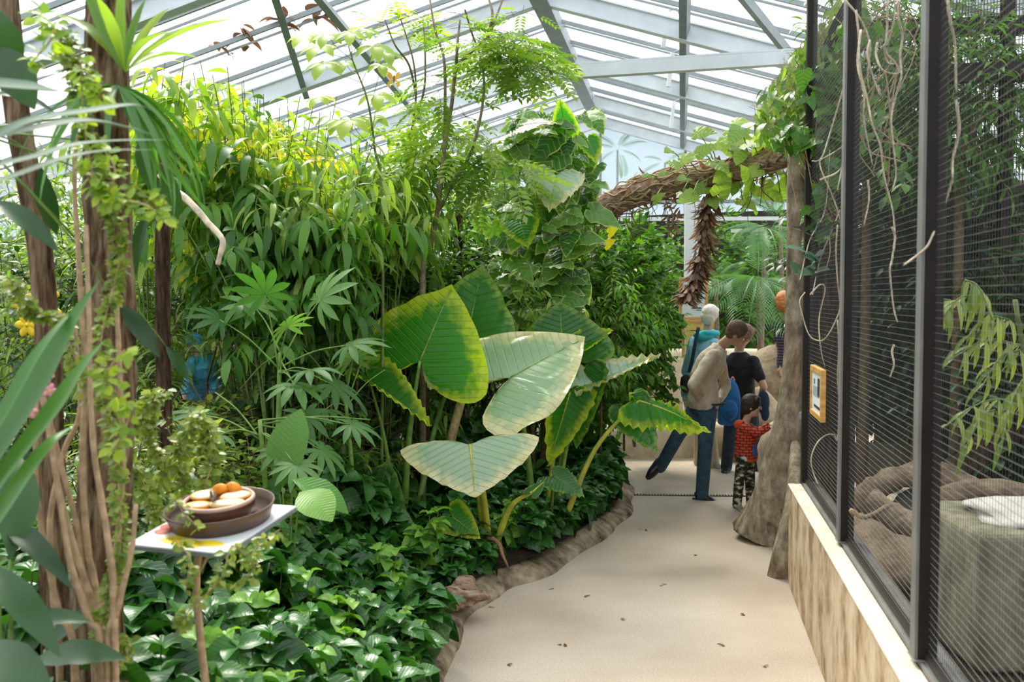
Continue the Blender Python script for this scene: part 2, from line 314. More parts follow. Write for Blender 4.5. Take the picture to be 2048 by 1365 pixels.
w = n.new('ShaderNodeTexBrick'); w.inputs['Scale'].default_value = 9; w.inputs['Mortar Size'].default_value = .045; w.inputs['Color1'].default_value = (.66, .085, .025, 1); w.inputs['Color2'].default_value = (.58, .06, .02, 1); w.inputs['Mortar'].default_value = (.13, .01, .01, 1)
l.new(tc.outputs['Object'], mp.inputs['Vector']); l.new(mp.outputs['Vector'], w.inputs['Vector']); l.new(w.outputs['Color'], b.inputs['Base Color']); b.inputs['Roughness'].default_value = .8; M['redbrick'] = m

# ------------------------------------------------------------------ structure
RD = Vector((.17, 1, 0)).normalized()            # direction of the parapet, the fence and the roof ridge
RN = Vector((1, -.17, 0)).normalized()           # across it, to the right
def RJ(s, t, z): return Vector((2.12, 24.0, 0)) + RD*(s-24.35) + RN*t + Vector((0, 0, z))   # s along the house, t from the ridge line
RIDGE = 6.36; SL = .30
def roofz(t): return RIDGE - SL*abs(t)
def onroof(x, y, left, dz=0.0):
    r = ray(x, y); o = Vector((0, 0, CAMZ)); base = RJ(24.35, 0, 0)
    # z = RIDGE - SL*|t|, t=(p-base).RN
    s = -1 if left else 1
    a = r.z + SL*s*r.dot(RN); c = RIDGE+dz - SL*s*((o-base).dot(RN)) - CAMZ
    return o + r*(c/a)
fl = MB(); fl.add([(-14, -3, 0), (12, -3, 0), (14, 30, 0), (-14, 30, 0)], [(0, 1, 2, 3)])
tag(fl.build('floor', M['path']), kind='structure')
# planting bed on the left with its curved stone kerb
kp = [(-.52, 3.6), (-.47, 4.6), (-.43, 5.17), (-.375, 6.03), (-.15, 6.69), (.20, 7.17), (.637, 8.13), (.95, 8.95), (1.115, 9.83), (1.18, 10.7), (1.13, 11.5), (.75, 12.0), (-.2, 12.25), (-3, 12.4), (-12, 12.6)]
kl = smooth_line([(x, y, 0) for x, y in kp], 6)
rng = random.Random(3)
bed = bmesh.new(); grid = {}
def inbed(x, y):
    # polygon test against the kerb line, closed at the far left
    poly = [(p.x, p.y) for p in kl]+[(-12, -2), (-.55, -2)]
    c = False; j = len(poly)-1
    for i in range(len(poly)):
        xi, yi = poly[i]; xj, yj = poly[j]
        if (yi > y) != (yj > y) and x < (xj-xi)*(y-yi)/(yj-yi)+xi: c = not c
        j = i
    return c
vs = [Vector((p.x-.02, p.y, .13)) for p in kl]
cen = Vector((-3.2, 6.5, .32)); ring2 = [v.lerp(cen, .35)+Vector((0, 0, .12+rng.uniform(-.03, .03))) for v in vs]
fvs = vs+ring2+[Vector((-12, -2, .25)), Vector((-.55, -2, .13)), cen+Vector((-3, 0, .1))]
k = len(vs); fcs = [(i, i+1, k+i+1, k+i) for i in range(k-1)]
c0, c1, c2 = 2*k, 2*k+1, 2*k+2
fcs += [(k+i, k+i+1, c2) for i in range(k-1)]+[(k-1, c0, 2*k-1), (2*k-1, c0, c2), (c0, c1, c2), (c1, k, c2), (c1, 0, k)]
sb = MB(); sb.add(fvs, fcs); tag(sb.build('floor_bed', M['soil'], smooth=True), kind='structure')
kb = MB(); v = []; nn = 10
prof = [(.10, -.02), (.09, .02), (.06, .05), (.0, .09), (-.07, .11), (-.15, .115), (-.22, .12), (-.24, -.02)]
for i, p in enumerate(kl[:len(kl)-8]):
    t = (kl[min(i+1, len(kl)-1)]-kl[max(i-1, 0)]).normalized(); nrm = Vector((t.y, -t.x, 0))
    for a, z in prof: v.append(p+nrm*(a+(.02*math.sin(i*.9)+rng.uniform(-.006, .006))*(1 if a > -.2 else 0))+Vector((0, 0, z*(1+.2*math.sin(i*.55)+rng.uniform(-.06, .06)))))
q = len(prof); kb.add(v, [(i*q+j, (i+1)*q+j, (i+1)*q+j+1, i*q+j+1) for i in range(len(v)//q-1) for j in range(q-1)])
o = kb.build('kerb', M['kerb'], smooth=True); o.name = 'trim_1'; tag(o, kind='structure')

# parapet wall of the enclosure (right)
FD = Vector((.17, 1, 0)).normalized(); FN = Vector((1, -.17, 0)).normalized()
def FL(d, off, z): # d depth along the wall, off across from its path face
    return Vector((1.645+.17*(d-5.2), d, 0)) + FN*off + Vector((0, 0, z))
w = MB(); a, b_ = FL(-1, 0, 0), FL(6.9, 0, 0)
def slab(mb, d0, d1, o0, o1, z0, z1, mi=0):
    v = [FL(d, o, z) for d in (d0, d1) for o in (o0, o1) for z in (z0, z1)]
    mb.add(v, [(0, 1, 3, 2), (4, 6, 7, 5), (0, 4, 5, 1), (2, 3, 7, 6), (0, 2, 6, 4), (1, 5, 7, 3)], mi)
slab(w, -1, 6.9, 0, .22, 0, .685); tag(bevel(w.build('wall_right', M['wall']), .006), kind='structure')
w = MB(); slab(w, -1, 6.92, -.006, .085, .685, .70); tag(bevel(w.build('trim_2', M['cap']), .005), kind='structure')
w = MB(); slab(w, -1, 6.9, .087, .20, .685, .72); slab(w, -1, 6.9, .10, .11, .72, .728); tag(bevel(w.build('trim_3', M['sill']), .003), kind='structure')

# roof: glass, ridge, purlins, rafters, glazing bars
g = MB()
for s in (-1, 1):
    v = [RJ(-6, 0, RIDGE), RJ(24.35, 0, RIDGE), RJ(24.35, s*10, roofz(10)), RJ(-6, s*10, roofz(10))]
    g.add(v, [(0, 1, 2, 3)])
tag(g.build('ceiling', M['glass']), kind='structure')
def rup(s): return (RN*(SL*s)+Vector((0, 0, 1))).normalized()
bars = MB(); s_ = -4.0
while s_ < 24.3:
    for sd in (-1, 1):
        bars.beam(RJ(s_, 0, RIDGE-.03), RJ(s_, sd*10, roofz(10)-.03), .035, .06, rup(sd))
        bars.beam(RJ(s_+.30, 0, RIDGE-.02), RJ(s_+.30, sd*10, roofz(10)-.02), .012, .03, rup(sd))
    s_ += 1.25
tag(bars.build('trim_4', M['steel']), kind='structure')
rf = MB()
for s_ in (6.4, 10.3, 14.2, 18.1, 21.6, 24.2):
    for sd in (-1, 1):
        a = RJ(s_, sd*.06, RIDGE-.19); b_ = RJ(s_, sd*9.9, roofz(9.9)-.19)
        u = rup(sd); rf.beam(a, b_, .09, .24, u)
        rf.beam(a-u*.12, b_-u*.12, .17, .02, u); rf.beam(a+u*.12, b_+u*.12, .17, .02, u)
tag(rf.build('trim_5', M['steel_light']), kind='structure')
rd = MB(); rd.beam(RJ(-6, 0, RIDGE-.16), RJ(24.3, 0, RIDGE-.16), .12, .34); rd.beam(RJ(-6, 0, RIDGE-.34), RJ(24.3, 0, RIDGE-.34), .24, .03)
tag(rd.build('trim_6', M['steel']), kind='structure')
pu = MB()
for t in (1.95, 6.3):
    pu.beam(RJ(-6, t, roofz(t)-.20), RJ(24.3, t, roofz(t)-.20), .10, .18, rup(1 if t > 0 else -1))
tag(pu.build('trim_7', M['steel_dark']), kind='structure')
br = MB()
for (x0, y0, x1, y1, left) in [(1455, -45, 1625, 165, 0), (548, -10, 612, 192, 1), (632, -10, 850, 250, 1)]:
    br.beam(onroof(x0, y0, left, -.25), onroof(x1, y1, left, -.25), .085, .10, rup(-1 if left else 1))
tag(br.build('trim_8', M['steel']), kind='structure')
tb = MB(); A = RJ(11.8, -.3, 4.55); B = RJ(11.8, 3.9, 4.66); tb.beam(A, B, .12, .14)
tb.beam(A.lerp(B, .1)+Vector((0, -.05, .085)), B+Vector((0, -.05, .085)), .02, .02)
tag(tb.build('trim_9', M['steel_light']), kind='structure')
# cable along the tie beam, window openers and hanging lamp
ow = 0
for (x, y, dd) in [(1335, 60, 14), (1345, 140, 15), (1348, 230, 19)]:
    ow += 1
    o = empty('window_opener', P(x, y, dd), ['white vent opener arm under the roof glass, highest of the three', 'white vent opener arm just above the white tie beam', 'white vent opener arm below the tie beam near the gable'][ow-1], 'window opener', 'vent openers under the right roof slope')
    a1 = P(x, y, dd)+Vector((0, 0, .25)); b1 = P(x, y, dd)-Vector((.06, 0, .25)); 
    q = MB(); q.beam(a1, b1, .05, .06); q.build('arm', M['white'], o)
    q = MB(); q.beam(b1, b1-Vector((0, 0, .08)), .07, .08); q.build('motor', M['steel_dark'], o)
    q = MB(); q.tube([a1, a1+Vector((.12, 0, .05)), a1+Vector((.2, 0, -.1))], .012, 6); q.build('bracket', M['steel'], o)
# gable and walls of the glasshouse, plus the added unseen one
gw = MB(); v = [RJ(24.35, -10, 0), RJ(24.35, -10, roofz(10)), RJ(24.35, 0, RIDGE), RJ(24.35, 10, roofz(10)), RJ(24.35, 10, 0)]
gw.add(v, [(0, 1, 2, 3, 4)]); tag(gw.build('wall_back', M['frost']), kind='structure')
gf = MB()
for t in (-8, -6, -4, -2, 0, 2, 4, 6, 8): gf.beam(RJ(24.3, t, 0), RJ(24.3, t, roofz(t)-.1), .05, .06, RN)
for z in (2.4, 4.25): gf.beam(RJ(24.28, -9.9, z), RJ(24.28, 9.9, z), .06, .08)
tag(gf.build('trim_10', M['steel']), kind='structure')
for sd, nm in ((-1, 'wall_left'), (1, 'wall_right_glass')):
    gw = MB(); gw.add([RJ(-6, sd*9.95, 0), RJ(24.35, sd*9.95, 0), RJ(24.35, sd*9.95, roofz(9.95)), RJ(-6, sd*9.95, roofz(9.95))], [(0, 1, 2, 3)])
    tag(gw.build(nm, M['frost']), kind='structure')
gw = MB(); gw.add([(-14, -3, 0), (12, -3, 0), (12, -3, 3.4), (-14, -3, 3.4)], [(0, 1, 2, 3)]); tag(gw.build('wall_front_unseen', M['rock_dark']), kind='structure')  # unseen dark wall added behind the camera to cut the front light
# drain across the path
dr = MB(); a = G(1222, 990); b_ = G(1492, 993); dr.beam(a+Vector((0, 0, .004)), b_+Vector((0, 0, .004)), .07, .008); o = dr.build('trim_11', M['shoe_b']); tag(o, kind='structure')
dr = MB(); nb = 46
for i in range(nb): 
    c = a.lerp(b_, (i+.5)/nb); dr.box(c+Vector((0, 0, .010)), (.012, .07, .006))
tag(dr.build('trim_12', M['concrete_top']), kind='structure')

# ------------------------------------------------------------------ sculpted rock and walls behind the path
def rocky(name, pts_top, base_z, thick, mat, amp=.05, seed=1, kind='structure', label=None, cat=None, res=.12):
    """a lumpy wall following a line of (x, y, z_top)"""
    rg = random.Random(seed); ln = smooth_line(pts_top, 6); mb = MB()
    v = []; prof = [(-.5, 0, .0), (-.62, 0, .25), (-.5, 0, .6), (-.42, 0, .9), (-.2, 0, 1.0), (.2, 0, 1.0), (.42, 0, .9), (.5, 0, .5), (.55, 0, 0)]
    for i, p in enumerate(ln):
        t = (ln[min(i+1, len(ln)-1)]-ln[max(i-1, 0)]); t.z = 0; t.normalize(); nr = Vector((-t.y, t.x, 0))
        for a, _, h in prof:
            v.append(Vector((p.x, p.y, 0))+nr*(a*thick+rg.uniform(-amp, amp)*.6)+Vector((0, 0, base_z+(p.z-base_z)*h+rg.uniform(-amp, amp)*(.5 if h > 0 else 0))))
    q = len(prof); f = [(i*q+j, (i+1)*q+j, (i+1)*q+j+1, i*q+j+1) for i in range(len(ln)-1) for j in range(q-1)]
    f += [tuple(range(q)), tuple(reversed(range((len(ln)-1)*q, len(ln)*q)))]
    mb.add(v, f); o = mb.build(name, mat, smooth=True, loc=tuple(Vector((ln[0].x, ln[0].y, base_z))))
    md = o.modifiers.new('s', 'SUBSURF'); md.levels = 1; md.render_levels = 1
    if kind == 'structure': tag(o, kind='structure')
    else: tag(o, label, cat)
    return o
rocky('wall_front_low', [(3.3, 12.9, .40), (2.3, 12.55, .42), (1.2, 12.45, .40), (.3, 12.6, .42)], 0, .4, M['rock_light'], .03, 2)
rocky('wall_pond', [(4.4, 14.6, 1.26), (2.8, 15.0, 1.24), (1.0, 15.4, 1.22), (-1.5, 15.6, 1.20), (-4, 15.5, 1.15)], 0, .45, M['rock_light'], .04, 4)
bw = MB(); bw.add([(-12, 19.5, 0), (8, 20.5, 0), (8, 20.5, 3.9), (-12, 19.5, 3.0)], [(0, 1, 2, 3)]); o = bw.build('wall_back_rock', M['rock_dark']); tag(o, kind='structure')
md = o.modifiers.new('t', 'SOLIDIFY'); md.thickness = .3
# dark planted slope behind the low wall
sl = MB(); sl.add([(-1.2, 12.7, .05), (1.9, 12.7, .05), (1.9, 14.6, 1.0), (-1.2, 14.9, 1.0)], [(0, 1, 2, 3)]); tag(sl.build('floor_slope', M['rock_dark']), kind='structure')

def lump(name, c, r, mat, seed, label=None, cat=None, amp=.12, group=None, sub=3, rotz=0, parent=None):
    rg = np.random.RandomState(seed); bm = bmesh.new(); bmesh.ops.create_icosphere(bm, subdivisions=sub, radius=1)
    ph = rg.uniform(0, 6, 12)
    for vv in bm.verts:
        p = vv.co; k = 1+amp*(math.sin(3*p.x+ph[0])*math.cos(2.5*p.y+ph[1])+.6*math.sin(5*p.z+ph[2]+3*p.y)+.35*math.sin(9*p.x+ph[3])*math.sin(8*p.z+ph[4])+.2*math.sin(17*p.y+ph[5]))
        vv.co = Vector((p.x*r[0]*k, p.y*r[1]*k, p.z*r[2]*k))
    me = bpy.data.meshes.new(name); bm.to_mesh(me); bm.free(); me.materials.append(mat)
    for p in me.polygons: p.use_smooth = True
    o = bpy.data.objects.new(name, me); COL.objects.link(o); o.location = c; o.rotation_euler = (0, 0, rotz)
    if label: tag(o, label, cat, group)
    return o

# faux tree buttress at the end of the parapet
ft = empty('faux_tree_trunk', (2.35, 7.9, 0), 'brown sculpted faux tree trunk with flared foot beside the parapet end', 'tree trunk')
tk = MB(); sec = [(1065, 1540, 140, 8.2), (1035, 1548, 114, 8.1), (1000, 1556, 98, 8.0), (950, 1563, 88, 7.95), (900, 1573, 78, 7.9), (850, 1580, 66, 7.9), (800, 1586, 54, 7.9), (700, 1591, 42, 7.9), (600, 1591, 40, 7.9), (480, 1594, 40, 7.9), (400, 1595, 44, 7.9), (330, 1598, 46, 7.9), (250, 1602, 42, 7.9)]
pts = []; rad = []
for y, x, wd, d in sec:
    p = P(x, y, d); pts.append(p); rad.append((wd/2/FPX*d, wd/2/FPX*d*1.1))
pts = [Vector((pts[0].x-.02, pts[0].y-.02, -.03))]+pts; rad = [(rad[0][0]*1.12, rad[0][1]*1.1)]+rad
tk.tube(pts, rad, 20, flat=(1, 0, 0), jit=.05, rng=random.Random(5)); o = tk.build('trunk', M['trunk_fake'], ft, smooth=True); md = o.modifiers.new('s', 'SUBSURF'); md.levels = 1; md.render_levels = 1
tk = MB(); tk.tube([G(1562, 1160)+Vector((.02, .1, -.05)), P(1572, 1090, 7.05), P(1583, 1020, 7.1), P(1590, 960, 7.3), P(1592, 890, 7.6)], [(.10, .10), (.075, .09), (.055, .08), (.05, .07), (.04, .04)], 14, flat=(1, 0, 0), jit=.08, rng=random.Random(6))
o = tk.build('root', M['trunk_fake'], ft, smooth=True)
tk = MB(); tk.tube([G(1500, 1062)+Vector((0, .1, -.03)), P(1530, 1000, 8.1), P(1560, 900, 8.0)], [(.12, .16), (.10, .12), (.03, .05)], 14, flat=(1, 0, 0), jit=.1, rng=random.Random(8)); tk.build('root', M['trunk_fake'], ft, smooth=True)
lump('boulder', P(1562, 925, 9.6), (.20, .5, .42), M['rock_light'], 4, 'smooth pale beige rock the small boy leans on beside the trunk', 'rock', amp=.07)
lump('boulder', P(1562, 790, 12.9), (.62, .5, .62), M['rock'], 7, 'large brown textured rock behind the boy and the trunk', 'rock', amp=.12)
lump('boulder', (3.05, 12.2, .25), (.42, .4, .6), M['rock'], 9, 'broad brown rock reaching the floor behind the people', 'rock', amp=.12)
# raised step for the visitor at the far right
st = MB(); st.box((3.45, 12.6, .2), (.9, .9, .4)); o = st.build('platform', M['rock'], loc=(3.45, 12.6, 0)); tag(bevel(o, .03), 'low stone platform under the red-haired visitor', 'platform')

# ------------------------------------------------------------------ leaf templates: (verts, quads, data) data rows = (unused, centre-to-margin, vein)
def strip_leaf(n=5, width=.2, droop=.25, fold=.18, peak=.4, wav=0.0, veins=0, cols=1):
    """blade from the origin along +y, length 1; x across, z up"""
    V = []; D = []; xs = [i/cols for i in range(-cols, cols+1)]
    for i in range(n+1):
        t = i/n
        wd = width*.5*(math.sin(math.pi*min(t/(2*peak), .5)) if t < peak else math.cos(math.pi/2*((t-peak)/(1-peak)))**.85)
        wd = max(wd, width*.02)
        a = droop*t; y = t if droop == 0 else math.sin(a*2)/(droop*2); z = 0 if droop == 0 else -(1-math.cos(a*2))/(droop*2)
        for x in xs:
            V.append((x*wd, y, z+abs(x)*wd*fold*2+wav*wd*math.sin(t*22+x*2)*abs(x))); D.append((0, abs(x), (t*veins-abs(x)*wd*veins*1.2) if veins else .5))
    c = len(xs); F = [(i*c+j, i*c+j+1, (i+1)*c+j+1, (i+1)*c+j) for i in range(n) for j in range(c-1)]
    return np.array(V), np.array(F), np.array(D)
def heart_leaf(width=.9, droop=.3, lobe=.22, rings=3, seg=18, fold=.12, veins=5, wav=0.03):
    """cordate blade; petiole joins at the origin, tip at (0,1)"""
    V = []; D = []
    for k in range(rings+1):
        f = k/rings
        for i in range(seg):
            a = 2*math.pi*i/seg           # 0 = tip direction
            s = math.sin(a); c = math.cos(a)
            if c >= 0: R = 1/(abs(c)**1.5/1.0+abs(s)**1.35/(width*.5)+.0001)**1.0; 
            else: R = 1/((abs(s)**1.4)/(width*.5)+(abs(c)**1.5)/lobe+.0001)*(1+.55*abs(s*c)*2)
            if abs(s) < .2 and c < 0: R *= .25+.75*abs(s)/.2
            R = min(R, 1.0)
            x = s*R*f; y = c*R*f
            z = -droop*.45*(max(y, 0)**2)-abs(x)**1.6*droop*.5+abs(x)*fold+wav*math.sin(i*2.2)*f**2
            V.append((x, y, z)); D.append((0, f, (y*veins-abs(x)*veins*.6)))
    F = [(k*seg+i, k*seg+(i+1) % seg, (k+1)*seg+(i+1) % seg, (k+1)*seg+i) for k in range(rings) for i in range(seg)]
    return np.array(V), np.array(F), np.array(D)
def merge(parts):
    V = []; F = []; D = []; b = 0
    for v, f, d in parts: V.append(v); F.append(f+b); D.append(d); b += len(v)
    return np.vstack(V), np.vstack(F), np.vstack(D)
def xform(tpl, scale=1, rz=0, off=(0, 0, 0), tilt=0):
    v, f, d = tpl; c, s = math.cos(rz), math.sin(rz); v = v*scale
    if tilt: ct, st_ = math.cos(tilt), math.sin(tilt); v = np.stack([v[:, 0], v[:, 1]*ct-v[:, 2]*st_, v[:, 1]*st_+v[:, 2]*ct], 1)
    v = np.stack([v[:, 0]*c-v[:, 1]*s, v[:, 0]*s+v[:, 1]*c, v[:, 2]], 1)+np.array(off)
    return v, f, d
def pinnate(pairs=6, ll=.26, lw=.34, droop=.3):
    sm = strip_leaf(2, lw, .2, .1); parts = [strip_leaf(4, .02, droop, 0)]
    for i in range(pairs):
        t = (i+.7)/pairs; a = droop*t*2; y = math.sin(a)/(droop*2); z = -(1-math.cos(a))/(droop*2)
        for s in (-1, 1): parts.append(xform(sm, ll*(1-.35*abs(t-.45)), -s*1.05, (0, y, z)))
    parts.append(xform(sm, ll*.9, 0, (0, math.sin(droop*2)/(droop*2), -(1-math.cos(droop*2))/(droop*2))))
    return merge(parts)
def palmate(fingers=9, w=.21):
    parts = []
    for i in range(fingers):
        a = (i-(fingers-1)/2)*(2*math.pi*.82/fingers); f = 1-.32*abs(i-(fingers-1)/2)/((fingers-1)/2)
        parts.append(xform(strip_leaf(4, w*1.15, .3, .15, .55), f, -a, (0, 0, 0)))
    return merge(parts)
def frond(pairs=22, droop=.55, ll=.34, lw=.07, leafdroop=.5, stalk=.16):
    parts = [strip_leaf(8, .022, droop, .3)]; sm = strip_leaf(3, lw, leafdroop, .2)
    for i in range(pairs):
        t = stalk+(1-stalk)*(i+.5)/pairs; a = droop*t*2; y = math.sin(a)/(droop*2); z = -(1-math.cos(a))/(droop*2)
        L = ll*math.sin(math.pi*min(.98, .18+.78*(t-stalk)/(1-stalk)))**.6
        for s in (-1, 1): parts.append(xform(sm, L, -s*(1.15-.5*t), (0, y, z), ))
    return merge(parts)
T = {
 'lance': strip_leaf(5, .24, .35, .15, .35), 'willow': strip_leaf(6, .13, .55, .15, .3), 'ovate': strip_leaf(4, .52, .22, .12, .38),
 'pepper': strip_leaf(7, .80, .45, .16, .34, .03, 6, 2), 'paddle_plain': strip_leaf(9, .34, .4, .12, .5, .05), 'oval': strip_leaf(3, .7, .1, .1, .45), 'heart': heart_leaf(.85, .4, .22, 3, 14),
 'pothos': heart_leaf(.9, .5, .25, 3, 20, .1, 5, .05), 'pinnate': pinnate(5, .42, .46), 'palmate': palmate(), 'frond': frond(), 'strap': strip_leaf(10, .075, .55, .25, .25),
 'blade': strip_leaf(9, .2, .3, .2, .45, .06), 'maple': palmate(5, .42), 'longlance': strip_leaf(7, .17, .45, .15, .35),
 'paddle': strip_leaf(9, .34, .4, .12, .5, .05, 16, 2), 'spiky': strip_leaf(4, .12, .1, .1, .3)}

GAPS = [(352, 652, 446, 800, 11.6), (478, 690, 512, 800, 11.6), (722, 530, 1200, 880, 7.9), (1200, 700, 1440, 900, 9.0)]   # open sight lines through the planting: visitors stand beyond
def ingap(p):
    if p[1] < .3: return False
    c = cam_inv @ Vector((p[0], p[1], p[2]))
    x = CX+FPX*c.x/-c.z; y = CY-FPX*c.y/-c.z
    return any(a < x < c_ and b < y < d and p[1] < e for a, b, c_, d, e in GAPS)
class Leaves:
    def __init__(s): s.items = {}
    def add(s, kind, pos, d, up=(0, 0, 1), size=.1, tint=None, wf=1.0):
        if pos[1] > 4 and ingap(pos): return
        s.items.setdefault(kind, []).append((*pos, *d, *up, size, random.random() if tint is None else tint, wf))
    def arrays(s):
        VV = []; FF = []; DD = []; b = 0
        for kind, it in s.items.items():
            a = np.array(it, dtype=np.float64); tv, tf, td = T[kind]; N = len(a)
            p = a[:, 0:3]; d = a[:, 3:6]; d = d/np.maximum(np.linalg.norm(d, axis=1, keepdims=True), 1e-6); u = a[:, 6:9]
            x = np.cross(d, u); ln = np.linalg.norm(x, axis=1, keepdims=True); bad = ln[:, 0] < 1e-3
            x[bad] = np.cross(d[bad], np.array([1., .3, .2])); ln = np.linalg.norm(x, axis=1, keepdims=True); x = x/ln; z = np.cross(x, d)
            sc = a[:, 9]; tint = a[:, 10]; wf = a[:, 11]
            v = p[:, None, :]+(tv[None, :, 0:1]*(sc*wf)[:, None, None])*x[:, None, :]+(tv[None, :, 1:2]*sc[:, None, None])*d[:, None, :]+(tv[None, :, 2:3]*sc[:, None, None])*z[:, None, :]
            n = len(tv); VV.append(v.reshape(-1, 3)); FF.append((tf[None]+(np.arange(N)*n)[:, None, None]).reshape(-1, 4)+b); b += N*n
            dd = np.ones((N, n, 4)); dd[:, :, 0] = tint[:, None]; dd[:, :, 1] = td[None, :, 1]; dd[:, :, 2] = td[None, :, 2]; DD.append(dd.reshape(-1, 4))
        return np.vstack(VV), np.vstack(FF), np.vstack(DD)
    def build(s, name, mat, parent=None, loc=None):
        v, f, d = s.arrays(); return mesh_obj(name, v, f, mat, parent, True, d, loc)
def rv(rg): 
    while True:
        v = Vector((rg.uniform(-1, 1), rg.uniform(-1, 1), rg.uniform(-1, 1)))
        if .05 < v.length < 1: return v.normalized()

def twig_leaves(L, mb, rg, start, d, length, kind, size, n, droop=.3, wf=1, sr=.004, up=(0, 0, 1), tint=None, alt=.9, curl=.25):
    """a twig with leaves left and right along it"""
    if start[1] > 4 and ingap(start): return
    d = Vector(d).normalized(); pts = [Vector(start)]; k = 5
    for i in range(k): d = (d+Vector((0, 0, -curl*.3))+rv(rg)*.12).normalized(); pts.append(pts[-1]+d*(length/k))
    if mb is not None: mb.tube(pts, taper(len(pts), sr, sr*.4), 4, cap=False)
    for i in range(n):
        t = (i+.6)/n*(k-.01); a = int(t); p = pts[a].lerp(pts[a+1], t-a); tg = (pts[a+1]-pts[a]).normalized()
        side = tg.cross(Vector((0, 0, 1))); side = side.normalized() if side.length > .05 else Vector((1, 0, 0))
        s = 1 if i % 2 else -1
        ld = tg*(1-alt*.6)+side*s*alt+Vector((0, 0, .15-droop*rg.uniform(.6, 1.4)))+rv(rg)*.22
        if i == n-1: ld = tg+Vector((0, 0, -droop*.5))
        upv = Vector(up)+rv(rg)*.35
        L.add(kind, p, ld, upv, size*rg.uniform(.7, 1.15), tint if tint is None else min(1, max(0, tint+rg.uniform(-.25, .25))), wf)
    return pts
def canopy(L, mb, rg, c, r, ntw, kind, size, per=7, tlen=.35, droop=.3, trunk=None, wf=1, hollow=.45, outw=.8, curl=.25, upb=.25, nbr=10, br=.012):
    """twigs spread through an ellipsoid, joined by branches to the trunk top"""
    c = Vector(c); st = []
    for i in range(ntw):
        v = rv(rg); k = rg.uniform(hollow, 1)**.6
        p = c+Vector((v.x*r[0]*k, v.y*r[1]*k, v.z*r[2]*k)); d = v*outw+Vector((0, 0, upb))+rv(rg)*.5
        s = p-Vector(d).normalized()*tlen*.5
        twig_leaves(L, mb, rg, s, d, tlen*rg.uniform(.7, 1.3), kind, size, per, droop, wf, curl=curl)
        if trunk is not None and i < nbr:
            mid = Vector(trunk).lerp(s, .5)+rv(rg)*.08*r[0]
            if ingap(mid) or ingap(s): continue
            mb.tube(smooth_line([trunk, mid, s], 3), taper(7, br, br*.3), 5, cap=False)
def copy_tree(o, parent=None):
    c = o.copy(); COL.objects.link(c); c.parent = parent
    for ch in list(o.children): copy_tree(ch, c)
    return c
def plant(name, base, label, cat, group, fol, foliage_mat, stem_mat, fol_name='foliage', stem_name='stems'):
    """fol(L, mb) fills leaves and stems in world space"""
    o = empty(name, base, label, cat, group); L = Leaves(); mb = MB(); fol(L, mb)
    if L.items: L.build(fol_name, M[foliage_mat], o)
    if mb.v: mb.build(stem_name, M[stem_mat], o, smooth=True)
    return o

# ------------------------------------------------------------------ background trees and shrubs
def make_shrub(name, label, cat, group, seed, h, r, kind, size, mat, smat='stem', ntw=90, per=8, tlen=.35, droop=.4, base=(0, 0, 0), zc=None, wf=1, curl=.3, hollow=.45, upb=.25, trunk_r=.035):
    rg = random.Random(seed); base = Vector(base)
    def f(L, mb):
        c = base+Vector((0, 0, zc if zc else h-r[2])); tt = c-Vector((0, 0, r[2]*.6))
        mb.tube(smooth_line([base, base.lerp(tt, .5)+rv(rg)*.08, tt], 4), taper(9, trunk_r, trunk_r*.7), 7)
        canopy(L, mb, rg, c, r, ntw, kind, size, per, tlen, droop, tt, wf, hollow=hollow, curl=curl, upb=upb)
    return plant(name, base, label, cat, group, f, mat, smat)
def scatter(proto, spots, labels=None, hgt=None):
    """spots: (x, y, z, rot, scale)"""
    out = []
    for i, (x, y, z, a, s) in enumerate(spots):
        o = proto if i == 0 else copy_tree(proto)
        if hgt: s = min(s, (roofz((Vector((x, y, 0))-RJ(24.35, 0, 0)).dot(RN))-.35)/hgt)
        o.location = (x, y, z); o.rotation_euler = (0, 0, a); q = min(s, 1.0); o.scale = (q, q, s)
        if labels: o['label'] = labels[i]
        out.append(o)
    return out
random.seed(7); rs = random.Random(11)
# tall dense trees far back
pt = make_shrub('dense_tree', 'tall dense dark green tree in the far back planting', 'tree', 'dark trees in the far back planting', 21, 3.4, (1.35, 1.2, 1.6), 'ovate', .17, 'lf_mid', ntw=300, per=8, tlen=.5, trunk_r=.06)
spots = []
for (px, d, top) in [(330, 15.5, 330), (420, 17, 290), (520, 16, 330), (600, 17.5, 300), (700, 16, 330), (790, 17.5, 320), (880, 16, 350), (960, 17, 340), (1050, 16.5, 330), (1140, 18, 400), (1240, 17.5, 420), (180, 16, 260), (60, 16, 250), (1420, 19, 420), (1530, 18, 440)]:
    p = P(px, top, d); spots.append((p.x, p.y, 0, rs.uniform(0, 6), p.z/3.4))
scatter(pt, spots, hgt=3.7)
pt = make_shrub('leafy_tree', 'bright green leafy tree standing behind the planting bed', 'tree', 'leafy trees behind the planting bed', 22, 3.2, (1.1, 1.0, 1.4), 'lance', .2, 'lf_yel2', ntw=240, per=8, tlen=.5, droop=.6, trunk_r=.04)
spots = []
for (px, d, top) in [(380, 12.8, 260), (560, 12.9, 340), (740, 12.7, 360), (1000, 13.4, 350), (240, 12.5, 180), (90, 13, 200)]:
    p = P(px, top, d); spots.append((p.x, p.y, 0, rs.uniform(0, 6), p.z/3.2))
scatter(pt, spots, hgt=3.5)
